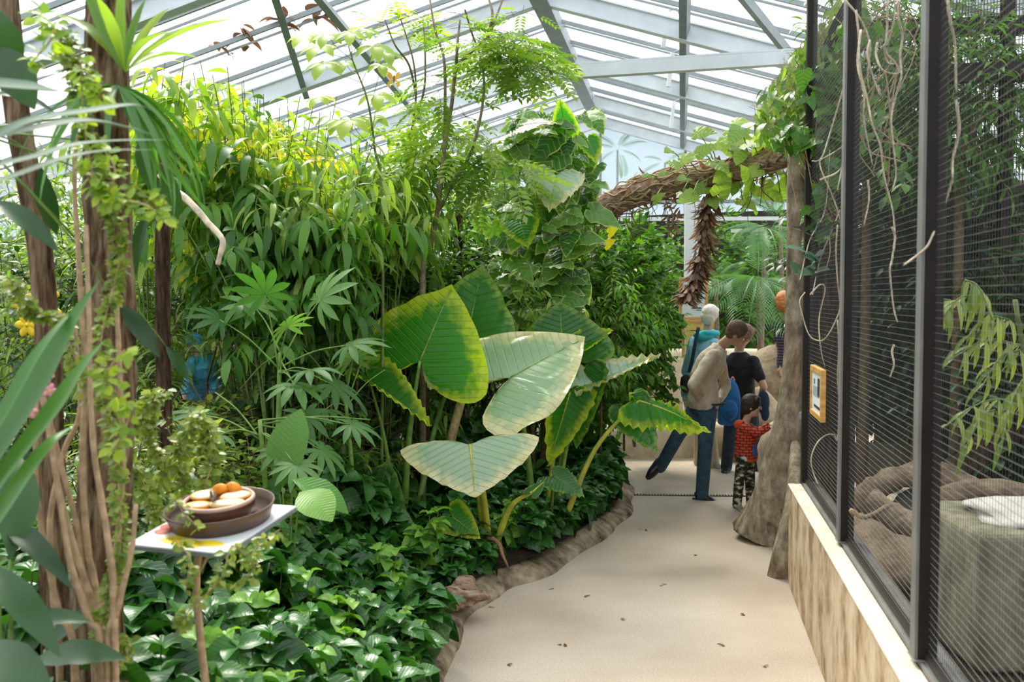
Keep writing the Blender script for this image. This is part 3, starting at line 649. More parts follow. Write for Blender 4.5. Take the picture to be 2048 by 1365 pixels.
# willow-leaved shrubs filling the upper left of the bed
def cane_shrub(name, base, tips, kind, size, mat, label, group, seed, smat='stem_g', per=14, droop=.8, side=3, sr=.009, lf=.45, cat='shrub', wf=1, spread=.5):
    rg = random.Random(seed); base = Vector(base)
    def f(L, mb):
        for tp in tips:
            tp = Vector(tp); m_ = base.lerp(tp, .55); m_ = Vector((base.x+(tp.x-base.x)*.35, base.y+(tp.y-base.y)*.35, base.z+(tp.z-base.z)*.62))+rv(rg)*.06
            ln = smooth_line([base+rv(rg)*.04, m_, tp], 6); mb.tube(ln, taper(len(ln), sr, sr*.35), 5, cap=False)
            nn = len(ln)
            for i in range(per):
                t = lf+(1-lf)*(i+.5)/per; q = t*(nn-1.01); a = int(q); p = ln[a].lerp(ln[a+1], q-a); tg = (ln[a+1]-ln[a]).normalized()
                ang = i*2.4+rg.random(); sd = Vector((math.cos(ang), math.sin(ang), .2))
                L.add(kind, p, tg*.5+sd+Vector((0, 0, -droop*rg.uniform(.3, 1.2))), Vector((0, 0, 1))+rv(rg)*.4, size*rg.uniform(.7, 1.15), None, wf)
            for k in range(side):
                q = rg.uniform(lf, .97)*(nn-1.01); a = int(q); p = ln[a]; sd = rv(rg); sd.z = abs(sd.z)*.4
                twig_leaves(L, mb, rg, p, sd, spread*rg.uniform(.6, 1.2), kind, size, 8, droop, wf, sr*.35)
    return plant(name, base, label, cat, group, f, mat, smat)
specs = [(330, 7.0, 125), (400, 7.6, 120), (455, 8.2, 165), (520, 7.4, 200), (575, 8.4, 190), (640, 7.2, 225), (700, 8.0, 265), (760, 8.0, 300), (360, 8.8, 150), (490, 9.4, 185), (610, 9.6, 240), (720, 9.4, 290), (800, 8.6, 320), (430, 6.8, 250), (590, 6.9, 310), (650, 6.9, 380), (545, 6.6, 400), (780, 8.4, 430), (425, 7.2, 150), (560, 7.6, 215)]
for i, (px, d, top) in enumerate(specs):
    tp = P(px, top, d); b_ = Vector((tp.x+rs.uniform(-.15, .15)+(.3 if 395 <= px < 460 else -.25 if 345 < px < 395 else 0), tp.y+rs.uniform(-.1, .1), .25)); tips = []
    for k in range(7):
        sx = rs.uniform(-.5, .5); tips.append((tp.x+sx, tp.y+rs.uniform(-.5, .4), tp.z-abs(rs.gauss(0, .30))))
    tips[0] = tuple(tp)
    kd, sz, wf_, mt, lb_ = [('willow', .27, 1.3, 'lf_yel2', 'tall shrub with long drooping mid-green leaves in the upper left planting'), ('longlance', .24, 1.3, 'lf_yel', 'tall shrub with yellow-green lance leaves in the upper left planting'), ('lance', .17, 1.5, 'lf_mid', 'tall shrub with shorter darker leaves in the upper left planting'), ('willow', .30, 1.6, 'lf_mid', 'tall shrub with long narrow dark green leaves in the upper left planting'), ('lance', .12, 1.3, 'lf_gold', 'tall thin shrub with golden yellow leaves in the upper left planting')][[1, 1, 0, 1, 1, 0, 1, 0, 2, 3, 1, 3, 2, 3, 0, 3, 2, 3, 4, 4][i]]
    cane_shrub('long_leaved_shrub', b_, tips, kd, sz, mt, lb_, lb_.replace('tall shrub', 'shrubs'), 100+i, per=13, side=6, lf=.55, wf=wf_, spread=.42)
# mid-height mixed greenery
def unique_shrubs(spots, name, label, cat, group, kinds, seed):
    for i, (px, d, top, r_) in enumerate(spots):
        p = P(px, top, d); kd, sz, mt = kinds[i % len(kinds)]; zz = p.z-.2
        make_shrub(name, label, cat, group, seed+i, zz, (r_, r_*.9, min(zz*.48, 1.0)), kd, sz, mt, ntw=int(150*r_/.6), per=8, tlen=.3, base=(p.x, p.y, .2), trunk_r=.018)
unique_shrubs([(300, 10, 470, .7), (410, 9.6, 430, .7), (480, 10.5, 470, .7), (560, 10.3, 470, .75), (660, 10, 440, .75), (740, 9.6, 440, .7), (820, 9.3, 440, .7), (900, 9.4, 420, .6), (380, 8.6, 560, .5), (540, 8.6, 520, .55), (640, 8.6, 520, .6), (715, 8.2, 560, .5), (60, 8, 480, .8), (180, 8, 420, .7), (270, 8.2, 420, .7), (960, 9.6, 430, .6), (330, 7.4, 480, .5), (600, 7.6, 620, .45), (790, 8.0, 560, .45), (1010, 9.6, 520, .6), (470, 7.0, 560, .4), (650, 7.0, 560, .45), (565, 6.9, 600, .4), (320, 6.8, 600, .35), (700, 7.2, 480, .4), (760, 8.2, 400, .5), (840, 8.6, 400, .5)],
 'green_shrub', 'mid-height green shrub filling the middle of the planting bed', 'shrub', 'mid-height green shrubs in the bed', [('ovate', .11, 'lf_mid'), ('lance', .14, 'lf_mid'), ('ovate', .10, 'lf_dark'), ('longlance', .17, 'lf_yel2'), ('lance', .13, 'lf_dark')], 300)
unique_shrubs([(330, 6.2, 770, .5), (420, 6.4, 800, .45), (480, 6.9, 800, .45), (400, 7.6, 790, .5), (250, 5.8, 790, .5), (300, 5.0, 850, .4), (560, 7.4, 780, .5), (600, 6.6, 850, .45), (690, 7.6, 800, .5), (350, 5.4, 840, .4), (450, 5.6, 880, .4), (240, 4.6, 860, .4), (640, 6.9, 860, .4)],
 'fine_leaved_shrub', 'light green fine-leaved shrub low in the planting bed', 'shrub', 'fine-leaved shrubs low in the bed', [('lance', .09, 'lf_small'), ('ovate', .07, 'lf_small'), ('ovate', .085, 'lf_yel2'), ('lance', .11, 'lf_mid')], 340)

# ivy and climber mass right of centre, down to the dark gap
pt = make_shrub('climbing_ivy', 'bushy climber with small bright green leaves right of the pothos mound', 'climbing plant', 'ivy bushes between the pothos and the notice boards', 41, 2.6, (.55, .5, 1.2), 'heart', .085, 'lf_mid', ntw=330, per=8, tlen=.28, droop=.6, trunk_r=.02)
sp = []
for (px, d, top, sx) in [(1215, 11.0, 425, 1), (1272, 11.6, 425, 1), (1165, 10.4, 440, 1), (1110, 10.0, 440, 1)]:
    p = P(px, top, d); sp.append((p.x, p.y, .25, rs.uniform(0, 6), (p.z-.25)/2.6))
scatter(pt, sp)
pt = make_shrub('hanging_climber', 'climber with fresh lance leaves above the low front wall', 'climbing plant', 'lance-leaved climbers above the low wall', 42, 1.9, (.45, .4, .6), 'lance', .12, 'lf_pepper_new', ntw=120, per=8, tlen=.3, droop=.7, trunk_r=.015)
sp = []
for (px, d, top) in [(1200, 10.0, 520), (1250, 11.3, 500), (1285, 11.9, 540)]:
    p = P(px, top, d); sp.append((p.x, p.y, .25, rs.uniform(0, 6), (p.z-.25)/1.9))
scatter(pt, sp)

# pothos mound with large cream-edged leaves
rg = random.Random(51); b_ = P(1090, 900, 8.9); b_.z = .2
def f(L, mb):
    top = P(1090, 330, 8.9)
    for k in range(6): mb.tube(smooth_line([b_+rv(rg)*.1, P(1085+rg.uniform(-30, 30), 600, 8.9), P(1090+rg.uniform(-60, 60), 380+rg.uniform(-60, 80), 8.9+rg.uniform(-.2, .3))], 6), .02, 6)
    for i in range(300):
        y = rg.uniform(225, 640); hw = 105 if y < 480 else 90; x = 1090+rg.uniform(-hw, hw)+(-20 if y > 500 else 0)
        if y < 290 and abs(x-1100) > 85: continue
        p = P(x, y, 8.75+rg.uniform(-.3, .5)); d = Vector((rg.uniform(-1, 1), -.5+rg.uniform(-.4, .5), -.45+rg.uniform(-.4, .5)))
        mb.tube([p-d*.1+Vector((0, .1, -.05)), p], .003, 3, cap=False)
        L.add('pothos', p, d, Vector((rg.uniform(-.3, .3), -.7, .7)), rg.uniform(.10, .30))
plant('pothos_mound', b_, 'big mound of cream-edged heart-leaved climber beside the thin tree', 'climbing plant', None, f, 'lf_pothos', 'stem')

# ------------------------------------------------------------------ elephant ears
def big_leaf(A, Tp, N, width, lobe=.34, wav=.03, curl=.25, foldv=.1, seg=56, rings=12, veinn=9, asym=0.0, seed=0, cup=0.0):
    """large heart-shaped blade, petiole joins at A, tip at Tp, N = upper side"""
    A = Vector(A); Tp = Vector(Tp); y = (Tp-A); Lg = y.length; y.normalize(); N = Vector(N); N = (N-y*N.dot(y)).normalized(); x = y.cross(N)
    rgl = random.Random(seed); ph = [rgl.uniform(0, 6.3) for _ in range(4)]; V = []; D = []; w2 = width/2/Lg
    # outline as polar radius from a drawn half profile (local units of length)
    prof = [(0.0, 1.0), (.10, .93), (.30, .80), (.52, .62), (.72, .42), (.88, .22), (.98, .02), (1.0, -.12), (.95, -.24), (.82, -.33), (.60, -.37), (.38, -.33), (.20, -.22), (.08, -.08), (.02, -.01)]
    prof = [(a*w2*(1), (b if b > 0 else b*lobe/.37)) for a, b in prof]
    half = smooth_line([(a, b, 0) for a, b in prof], 3)
    # resample evenly
    cum = [0]
    for i in range(1, len(half)): cum.append(cum[-1]+(half[i]-half[i-1]).length)
    def at(s):
        s *= cum[-1]
        for i in range(1, len(cum)):
            if cum[i] >= s: k = (s-cum[i-1])/max(cum[i]-cum[i-1], 1e-9); return half[i-1].lerp(half[i], k)
        return half[-1]
    hs = seg//2; out = [at(i/hs) for i in range(hs+1)]; rim = [(p.x, p.y) for p in out]+[(-p.x, p.y) for p in reversed(out[1:-1])]; n_ = len(rim)
    def zof(px, py, f):
        s = abs(px); v = (py-s*.42)*veinn
        z = -curl*.5*max(py, 0)**2-curl*.55*s**1.6-curl*.8*max(-py, 0)**2+foldv*s
        z += .010*math.cos(2*math.pi*v)*min(1, s*6)*(.5+f)
        z += wav*(f**4)*(math.sin(v*2*math.pi*.9+ph[0])+.6*math.sin(v*2*math.pi*1.9+ph[1]))+cup*s*s
        return z, v
    for k in range(rings+1):
        f = (k/rings)**.85
        for i in range(n_):
            mid = Vector((0, rim[i][1]*.75 if rim[i][1] > 0 else 0, 0)) 
            px = rim[i][0]*f; py = rim[i][1]*f
            z, v = zof(px, py, f)
            V.append(A+x*(px*Lg)+y*(py*Lg)+N*(z*Lg)); D.append((rgl.random()*.1+.45, f, v, 1))
    F = [(k*n_+i, k*n_+(i+1) % n_, (k+1)*n_+(i+1) % n_, (k+1)*n_+i) for k in range(rings) for i in range(n_)]
    # drop the faces that close the notch
    v = np.array([tuple(q) for q in V]); mid = []
    nt = 14
    for i in range(nt+1): t = .97*i/nt; z, _ = zof(.0, t, .2); mid.append(A+y*(t*Lg)+N*((z-.003)*Lg))
    return v, np.array(F), np.array(D), mid
def ear_plant(name, base, label, leaves, group=None):
    """leaves: (A, Tip, N, width, material, base point, petiole material, radius, options)"""
    o = empty(name, base, label, 'elephant ear plant', group)
    for i, (A, Tp, N, wd, mt, B, pm, pr, opt) in enumerate(leaves):
        v, f_, d_, mid = big_leaf(A, Tp, N, wd, seed=i+len(label), **opt)
        lf = mesh_obj('leaf', v, f_, M[mt], o, True, d_)
        rb = MB(); rb.tube(mid, taper(len(mid), pr*.5, pr*.12), 6); rb.build('midrib', M[pm], lf, smooth=True)
        if B is not None:
            A_ = Vector(A); B_ = Vector(B); mm = B_.lerp(A_, .55)+Vector(((B_.x-A_.x)*.12, 0, .06)); s_ = MB()
            ln = smooth_line([B_, mm, A_], 7); s_.tube(ln, taper(len(ln), pr*1.5, pr*.6), 9); s_.build('petiole', M[pm], o, smooth=True)
    return o
E = {}
b1 = P(810, 1010, 7.3); b1.z = .22
ear_plant('elephant_ear', b1, 'large plant whose biggest bright green upright leaf has yellow edges, centre of the bed', [
 (P(840, 722, 7.15), P(903, 568, 7.25), (-.15, -.95, .25), 1.06, 'lf_ear', b1+Vector((-.02, 0, 0)), 'petiole', .020, dict(curl=.12, lobe=.30, foldv=-.06, veinn=10)),
 (P(932, 690, 7.85), P(962, 528, 7.9), (-.25, -.9, .3), .92, 'lf_ear_dark', b1+Vector((.05, .05, 0)), 'petiole', .018, dict(curl=.15, veinn=10, foldv=.1)),
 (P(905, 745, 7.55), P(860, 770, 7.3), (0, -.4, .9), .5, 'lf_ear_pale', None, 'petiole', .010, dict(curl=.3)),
 (P(740, 765, 7.1), P(868, 842, 6.9), (.45, -.55, .6), .34, 'lf_ear', b1+Vector((-.05, -.02, 0)), 'petiole', .014, dict(curl=.25, foldv=.9, wav=.035, lobe=.2)),
 (P(752, 1030, 6.8), P(772, 915, 6.9), (-.3, -.7, .6), .5, 'lf_ear_dark', b1+Vector((-.1, 0, 0)), 'petiole', .012, dict(curl=.2, wav=.02)),
 (P(760, 1035, 6.7), P(845, 1085, 6.5), (-.2, -.5, .8), .34, 'lf_ear_dark', None, 'petiole', .010, dict(curl=.3)),
])
b2 = P(1100, 1010, 7.9); b2.z = .2
ear_plant('elephant_ear', b2, 'large plant with a silvery frayed horizontal leaf and leaves arching towards the path', [
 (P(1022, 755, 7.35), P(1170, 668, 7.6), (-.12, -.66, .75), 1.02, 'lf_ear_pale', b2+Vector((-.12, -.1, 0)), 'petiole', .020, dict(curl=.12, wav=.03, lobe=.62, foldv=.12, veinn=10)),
 (P(1125, 700, 8.15), P(1118, 602, 8.2), (-.25, -.9, .35), .86, 'lf_ear_dark', b2+Vector((0, .1, 0)), 'petiole', .018, dict(curl=.2, foldv=.1, veinn=9)),
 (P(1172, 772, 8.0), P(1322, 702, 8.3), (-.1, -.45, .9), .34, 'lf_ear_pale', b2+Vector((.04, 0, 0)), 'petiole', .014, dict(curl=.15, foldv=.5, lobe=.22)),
 (P(1278, 802, 7.9), P(1428, 842, 7.7), (.05, -.5, .85), .46, 'lf_ear', b2+Vector((.1, -.05, 0)), 'petiole_y', .018, dict(curl=.45, wav=.055, lobe=.2, foldv=-.3)),
 (P(1262, 820, 7.95), P(1308, 898, 7.6), (-.5, -.6, .6), .38, 'lf_ear_dark', None, 'petiole', .012, dict(curl=.3, wav=.04)),
 (P(1140, 785, 7.9), P(1098, 935, 7.75), (.35, -.9, .2), .42, 'lf_ear', b2+Vector((-.04, 0, 0)), 'petiole_y', .014, dict(curl=.1, veinn=13, foldv=.25, lobe=.15)),
 (P(1165, 745, 8.1), P(1150, 900, 8.1), (-.5, -.85, .2), .50, 'lf_ear_dark', b2+Vector((.02, .05, 0)), 'petiole', .014, dict(curl=.1, veinn=11, foldv=.2, lobe=.2)),
 (P(1168, 690, 8.1), P(1228, 655, 8.2), (-.5, -.8, .4), .22, 'lf_ear', b2+Vector((.03, .02, 0)), 'petiole', .012, dict(curl=.2, foldv=.7)),
 (P(1110, 955, 7.5), P(1170, 985, 7.35), (0, -.5, .9), .30, 'lf_ear_dark', b2+Vector((0, -.1, 0)), 'petiole', .012, dict(curl=.4)),
])
b3 = P(985, 1090, 7.0); b3.z = .2
o3 = ear_plant('elephant_ear', b3, 'plant with a drooping pale leaf with blotched yellow edges, nearest the kerb', [
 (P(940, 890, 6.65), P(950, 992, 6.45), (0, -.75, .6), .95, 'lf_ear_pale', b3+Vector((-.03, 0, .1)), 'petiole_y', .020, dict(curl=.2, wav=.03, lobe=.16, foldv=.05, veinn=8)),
 (P(1065, 985, 6.9), P(1090, 960, 7.0), (0, -.5, .8), .12, 'lf_ear_dark', b3+Vector((.03, 0, .08)), 'petiole_y', .018, dict(curl=.2)),
 (P(905, 1035, 6.7), P(960, 1075, 6.6), (-.2, -.7, .6), .26, 'lf_ear', b3+Vector((-.06, 0, 0)), 'petiole', .010, dict(curl=.3)),
])
s_ = MB(); s_.tube(smooth_line([P(975, 1145, 7.0), P(968, 1060, 7.0), P(960, 1000, 6.9), P(945, 950, 6.8)], 5), taper(16, .05, .012), 10); s_.build('stalk', M['petiole_y'], o3, smooth=True)
s_ = MB(); s_.tube(smooth_line([P(972, 1075, 6.85), P(995, 1085, 6.8), P(1005, 1110, 6.7), P(1016, 1135, 6.7)], 4), taper(13, .022, .006), 6, jit=.3, rng=random.Random(3)); s_.build('dead_sheath', M['lf_brown'], o3, smooth=True)
st = MB(); st.tube([P(898, 900, 7.4), P(912, 840, 7.4), P(936, 758, 7.4)], [.034, .034, .032], 10, jit=.06, rng=random.Random(2)); tag(st.build('wooden_stake', M['stem_tan'], smooth=True, loc=tuple(P(898, 900, 7.4))), 'slanting light brown wooden stake between the two big upright leaves', 'stake')

# ------------------------------------------------------------------ ground cover along the kerb
def make_cover(name, label, cat, group, seed, h, r, ntw, n, size, mat='lf_pepper', kind='pepper'):
    rg = random.Random(seed)
    def f(L, mb):
        for i in range(ntw):
            a = rg.uniform(0, 6.28); q = rg.random()**.6; p0 = Vector((math.cos(a)*q*r*.45, math.sin(a)*q*r*.45, 0)); p1 = Vector((math.cos(a)*q*r, math.sin(a)*q*r, h*(1-.45*q*q)*rg.uniform(.7, 1)))
            ln = smooth_line([p0, (p0+p1)/2+Vector((0, 0, .1*h)), p1], 3); mb.tube(ln, taper(len(ln), .005, .003), 4, cap=False)
            for k in range(n):
                t = .35+.65*(k+.5)/n; p = p0.lerp(p1, t)+Vector((0, 0, .05*h)); an = k*2.4+a
                d = Vector((math.cos(an), math.sin(an), -.75+.8*t+rg.uniform(-.35, .25)))
                L.add(kind, p, d, Vector((0, 0, .8))+rv(rg)*.75, size*rg.uniform(.55, 1.2), rg.random()**1.3)
            for k in range(3):
                an = k*2.1+a; L.add(kind, p1, Vector((math.cos(an), math.sin(an), rg.uniform(.1, .7))), Vector((0, 0, 1))+rv(rg)*.4, size*rg.uniform(.4, .85), rg.uniform(.5, 1))
    return plant(name, (0, 0, 0), label, cat, group, f, mat, 'stem_g')
def kerb_at(t):
    q = t*(len(kl)-1.01); a = int(q); p = kl[a].lerp(kl[a+1], q-a); tg = (kl[a+1]-kl[a]).normalized(); return p, Vector((-tg.y, tg.x, 0))
lowc = make_cover('ground_cover', 'low glossy dark green leafy plant spilling over the kerb', 'ground cover plant', 'glossy ground cover beside the kerb', 61, .34, .24, 18, 5, .16)
tallc = make_cover('ground_cover_bush', 'knee-high glossy dark green leafy bush in front of the feeding board', 'ground cover plant', 'knee-high glossy bushes set back from the kerb', 62, .72, .34, 24, 6, .20)
freshc = make_cover('fresh_ground_cover', 'ground cover sprig with fresh light green leaves', 'ground cover plant', 'light green sprigs among the glossy ground cover', 63, .5, .14, 7, 5, .12, 'lf_pepper_new')
lowspots = []; rs = random.Random(5)
for i in range(60):
    t = .0+.78*i/60; p, nn_ = kerb_at(t)
    if p.y > 11.3: continue
    if 5.75 < p.y < 6.35 or 6.9 < p.y < 7.2: off = rs.uniform(.42, .6)
    else: off = rs.uniform(.06, .2) if p.y < 5.8 else rs.uniform(.14, .3)
    q = p+nn_*off; lowspots.append((q.x, q.y, .12, rs.uniform(0, 6), rs.uniform(.75, 1.15)))
for i in range(34):
    t = .05+.7*i/34; p, nn_ = kerb_at(t); q = p+nn_*rs.uniform(.5, .9)
    if p.y > 11.3: continue
    lowspots.append((q.x, q.y, .16, rs.uniform(0, 6), rs.uniform(1, 1.4)))
scatter(lowc, lowspots)
tspots = []
for i in range(46):
    t = .0+.50*i/46; p, nn_ = kerb_at(t); off = rs.uniform(.45, 2.0); q = p+nn_*off
    if q.y < 3.25 or (q.y > 6.6 and off < 1.0): continue
    tspots.append((q.x, q.y, .15, rs.uniform(0, 6), rs.uniform(.8, 1.2)*(.72 if off < .8 else 1)))
for (x, y, d) in [(320, 1200, 3.9), (420, 1180, 4.2), (530, 1130, 4.6), (620, 1110, 5.0), (270, 1280, 3.3), (380, 1320, 3.2), (500, 1260, 3.6), (600, 1220, 4.2), (690, 1180, 4.7), (760, 1120, 5.6), (640, 1050, 6.2), (590, 1040, 5.6), (160, 1330, 2.9), (450, 1100, 5.0), (330, 1120, 5.0)]:
    p = P(x, y, d); tspots.append((p.x, p.y, .12, rs.uniform(0, 6), max(.6, (p.z-.05)/.8)))
scatter(tallc, tspots)
fs = []
for (x, y, d) in [(770, 1090, 5.4), (690, 1185, 4.6), (590, 1130, 4.6), (560, 1060, 5.2), (700, 1250, 4.4), (815, 1290, 4.6), (480, 1330, 3.5), (640, 1300, 3.9), (1010, 1000, 7.2), (860, 1010, 6.4), (520, 1180, 4.2), (600, 1270, 3.9), (420, 1250, 3.6), (740, 1180, 4.9), (660, 1110, 5.3), (820, 1220, 5.0), (540, 1340, 3.5), (720, 1310, 4.2)]:
    p = P(x, y, d); fs.append((p.x, p.y, .15, rs.uniform(0, 6), max(.5, (p.z-.12)/.5)))
scatter(freshc, fs)
lump('stump', P(925, 1185, 6.05)-Vector((0, 0, .02)), (.125, .10, .085), M['log'], 12, 'small red-brown shaggy stump of wood lying on the kerb in the ground cover', 'wood stump', amp=.34, sub=4)

# ------------------------------------------------------------------ middle of the bed: papaya-like palmate plants
def palm_plant(base, nodes, label, seed):
    rg = random.Random(seed); base = Vector(base); o = empty('palmate_plant', base, label, 'palmate-leaved plant'); mb = MB(); L = Leaves()
    top = Vector(nodes[0]); ln = smooth_line([base, base.lerp(top, .5)+Vector((.03, 0, 0)), top], 5); mb.tube(ln, taper(len(ln), .022, .012), 7)
    for (tip, size) in nodes[1]:
        tip = Vector(tip); q = rg.uniform(.9, 1.0); s_ = base.lerp(top, q); mid = s_.lerp(tip, .5)+Vector((0, 0, .03)); l2 = smooth_line([s_, mid, tip], 4); mb.tube(l2, taper(len(l2), .006, .004), 5)
        d = (tip-s_).normalized(); L.add('palmate', tip, d+Vector((0, -.2, -.1)), Vector((rg.uniform(-.2, .2), -.35, 1)), size, rg.random())
    L.build('foliage', M['lf_pap'], o); mb.build('stem', M['petiole'], o, smooth=True); return o
Pd = lambda pts, d: [(P(x, y, d+dd), s) for x, y, s, dd in pts]
palm_plant(G(525, 1120, .25) if False else Vector((P(520, 900, 6.0).x, 6.0, .22)), (P(560, 705, 6.0), Pd([(440, 640, .24, .1), (510, 615, .26, .2), (530, 590, .26, -.1), (575, 655, .2, -.2), (640, 600, .3, .1), (700, 690, .26, 0), (620, 740, .24, -.2), (590, 770, .26, -.25), (480, 780, .24, .2), (665, 770, .26, .1), (610, 830, .22, -.2)], 6.0)), 'palmate-leaved plant with pale green stalks forking level with the blue hoodie', 71)
palm_plant(Vector((P(525, 1000, 5.4).x, 5.4, .22)), (P(520, 840, 5.4), Pd([(430, 785, .22, .1), (560, 900, .2, -.1), (640, 900, .22, .1), (700, 850, .22, .2), (590, 930, .2, -.2), (440, 870, .2, 0), (740, 840, .2, .3), (400, 830, .22, .1)], 5.4)), 'shorter palmate-leaved plant standing behind the feeding board', 72)
palm_plant(Vector((P(700, 950, 6.6).x, 6.6, .22)), (P(690, 790, 6.6), Pd([(760, 640, .3, .2), (640, 700, .24, .2), (720, 650, .28, 0), (770, 740, .22, .2), (650, 820, .22, -.2), (600, 690, .24, 0), (705, 720, .24, -.2)], 6.6)), 'palmate-leaved plant left of the biggest elephant ear leaf', 73)
# banana-like paddles
def paddle_plant(name, base, leaves, mat, label, cat, kind='paddle', pm='petiole', group=None, pr=.008):
    o = empty(name, base, label, cat, group)
    for li, (A, B, N, wf) in enumerate(leaves):
        A = Vector(A); B = Vector(B); L = Leaves(); L.add(kind, A, B-A, N, (B-A).length, random.random(), wf); lf = L.build('leaf', M['lf_mid' if (mat == 'lf_pepper_new' and li in (0, 3)) else mat], o)
        s_ = MB(); ln = smooth_line([base, Vector(base).lerp(A, .6)+Vector((0, 0, .03)), A], 5); s_.tube(ln, taper(len(ln), pr, pr*.5), 6); s_.build('petiole', M[pm], o, smooth=True)
    return o
b_ = P(575, 1040, 5.2); b_.z = .3
paddle_plant('paddle_leaf_plant', b_, [(P(565, 975, 5.2), P(575, 800, 5.25), (-.2, -.9, .2), 1.5), (P(585, 960, 5.1), P(705, 995, 5.0), (0, -.55, .85), 1.3), (P(600, 985, 5.0), P(660, 1010, 4.8), (0, -.5, .9), 2.2), (P(560, 990, 5.3), P(520, 930, 5.5), (-.3, -.6, .6), 1.6)], 'lf_pepper_new', 'plant with one upright and one arching yellow-green paddle leaf behind the feeding board', 'paddle-leaved plant')

# ------------------------------------------------------------------ thin trees reaching into the roof, centre
def thin_tree(label, d, lines, leaf_spec, smat, lmat, seed, name='thin_tree', r0=.02):
    rg = random.Random(seed); x0, y0 = lines[0][0]; base = P(x0, y0, d); base.z = .25
    def f(L, mb):
        for j, ln in enumerate(lines):
            pts = [P(x, y, d+.15*math.sin(i*1.3+j)) for i, (x, y) in enumerate(ln)]
            if j == 0: pts = [base]+pts
            l2 = smooth_line(pts, 5); mb.tube(l2, taper(len(l2), r0*(1 if j == 0 else .55), r0*.28), 7, cap=False)
        for (x, y, rad, n, kind, size, droop) in leaf_spec:
            for i in range(n):
                a = rg.uniform(0, 6.28); q = rg.random()**.5*rad; p = P(x+q*math.cos(a), y+q*.7*math.sin(a), d+rg.uniform(-.4, .4)); dd = Vector((math.cos(a)+rg.uniform(-.4, .4), rg.uniform(-.8, .8), -droop*rg.random()+.1))
                mb.tube([p-Vector(dd).normalized()*.12, p], .0022, 3, cap=False)
                L.add(kind, p, dd, Vector((0, 0, 1))+rv(rg)*.3, size*rg.uniform(.7, 1.2))
    return plant(name, base, label, 'tree', None, f, lmat, smat)
thin_tree('thin grey-brown tree whose branches cross below the roof ridge, above the biggest leaf', 7.8, [
 [(845, 560), (858, 500), (872, 440), (880, 380), (888, 300), (903, 210), (912, 140), (935, 110), (975, 75), (990, 40), (1012, -20)],
 [(878, 420), (905, 370), (940, 310), (962, 230), (968, 160), (960, 110), (945, 70), (930, 20)],
 [(888, 300), (890, 220), (888, 120), (870, 60), (860, 0)], [(912, 140), (915, 90), (920, 40)], [(975, 75), (985, 30), (975, -10)]],
 [(1010, 110, 75, 80, 'pinnate', .22, .6), (1070, 130, 55, 60, 'pinnate', .2, .7), (960, 90, 60, 36, 'pinnate', .18, .4), (900, 60, 60, 18, 'pinnate', .18, .4), (1040, 60, 60, 16, 'pinnate', .18, .4), (900, 270, 70, 44, 'pinnate', .24, .7), (1000, 340, 70, 44, 'pinnate', .24, .8), (880, 180, 60, 24, 'pinnate', .2, .5), (960, 380, 60, 14, 'pinnate', .22, .8), (860, 330, 60, 28, 'pinnate', .22, .8)], 'stem_grey', 'lf_yel2', 81, r0=.026)
thin_tree('thin bare-stemmed tree with sparse yellow sprigs just left of the grey-brown one', 8.3, [
 [(838, 620), (842, 540), (845, 460), (843, 380)], [(820, 330), (826, 250), (832, 190), (828, 130), (815, 80), (795, 20)], [(832, 190), (818, 130), (790, 90), (770, 40)], [(826, 250), (848, 180), (850, 100), (846, 40)], [(826, 250), (812, 300), (828, 340)]],
 [(800, 40, 60, 12, 'pinnate', .16, .3), (760, 60, 60, 9, 'ovate', .13, .3), (850, 50, 50, 10, 'pinnate', .15, .4), (820, 240, 60, 14, 'pinnate', .2, .6)], 'stem', 'lf_yel', 82, r0=.02)
rg = random.Random(83)
def f(L, mb):
    base = P(760, 560, 7.2); base.z = .25; mp_ = [P(750, 300, 7.0), P(735, 200, 6.9), P(705, 120, 6.9), P(690, 60, 6.9)]; ln = smooth_line([base, P(765, 430, 7.1)]+mp_, 5); mb.tube(ln, taper(len(ln), .014, .003), 5, cap=False)
    for (x, y, s) in [(640, 92, .2), (655, 70, .17), (700, 66, .16), (748, 92, .2), (770, 105, .18), (650, 127, .2), (690, 125, .14), (755, 190, .2), (762, 130, .15), (700, 240, .22), (640, 195, .14), (735, 60, .12), (610, 70, .17), (680, 240, .18), (745, 235, .18)]:
        p = P(x, y, 6.9+rg.uniform(-.25, .25)); k = min(range(len(ln)), key=lambda i: (ln[i]-p).length); mb.tube(smooth_line([ln[max(k-3, 0)], ln[max(k-3, 0)].lerp(p, .6)+Vector((0, 0, -.02)), p], 3), .0025, 3, cap=False)
        L.add('maple', p, Vector((p.x-ln[k].x, -.5, -.3)), Vector((0, -.3, 1)), s, rg.uniform(.4, 1))
plant('thin_sapling', P(760, 560, 7.2)*1, 'sapling with few big yellow-green lobed leaves against the white roof', 'sapling', None, f, 'lf_yel', 'stem_g')
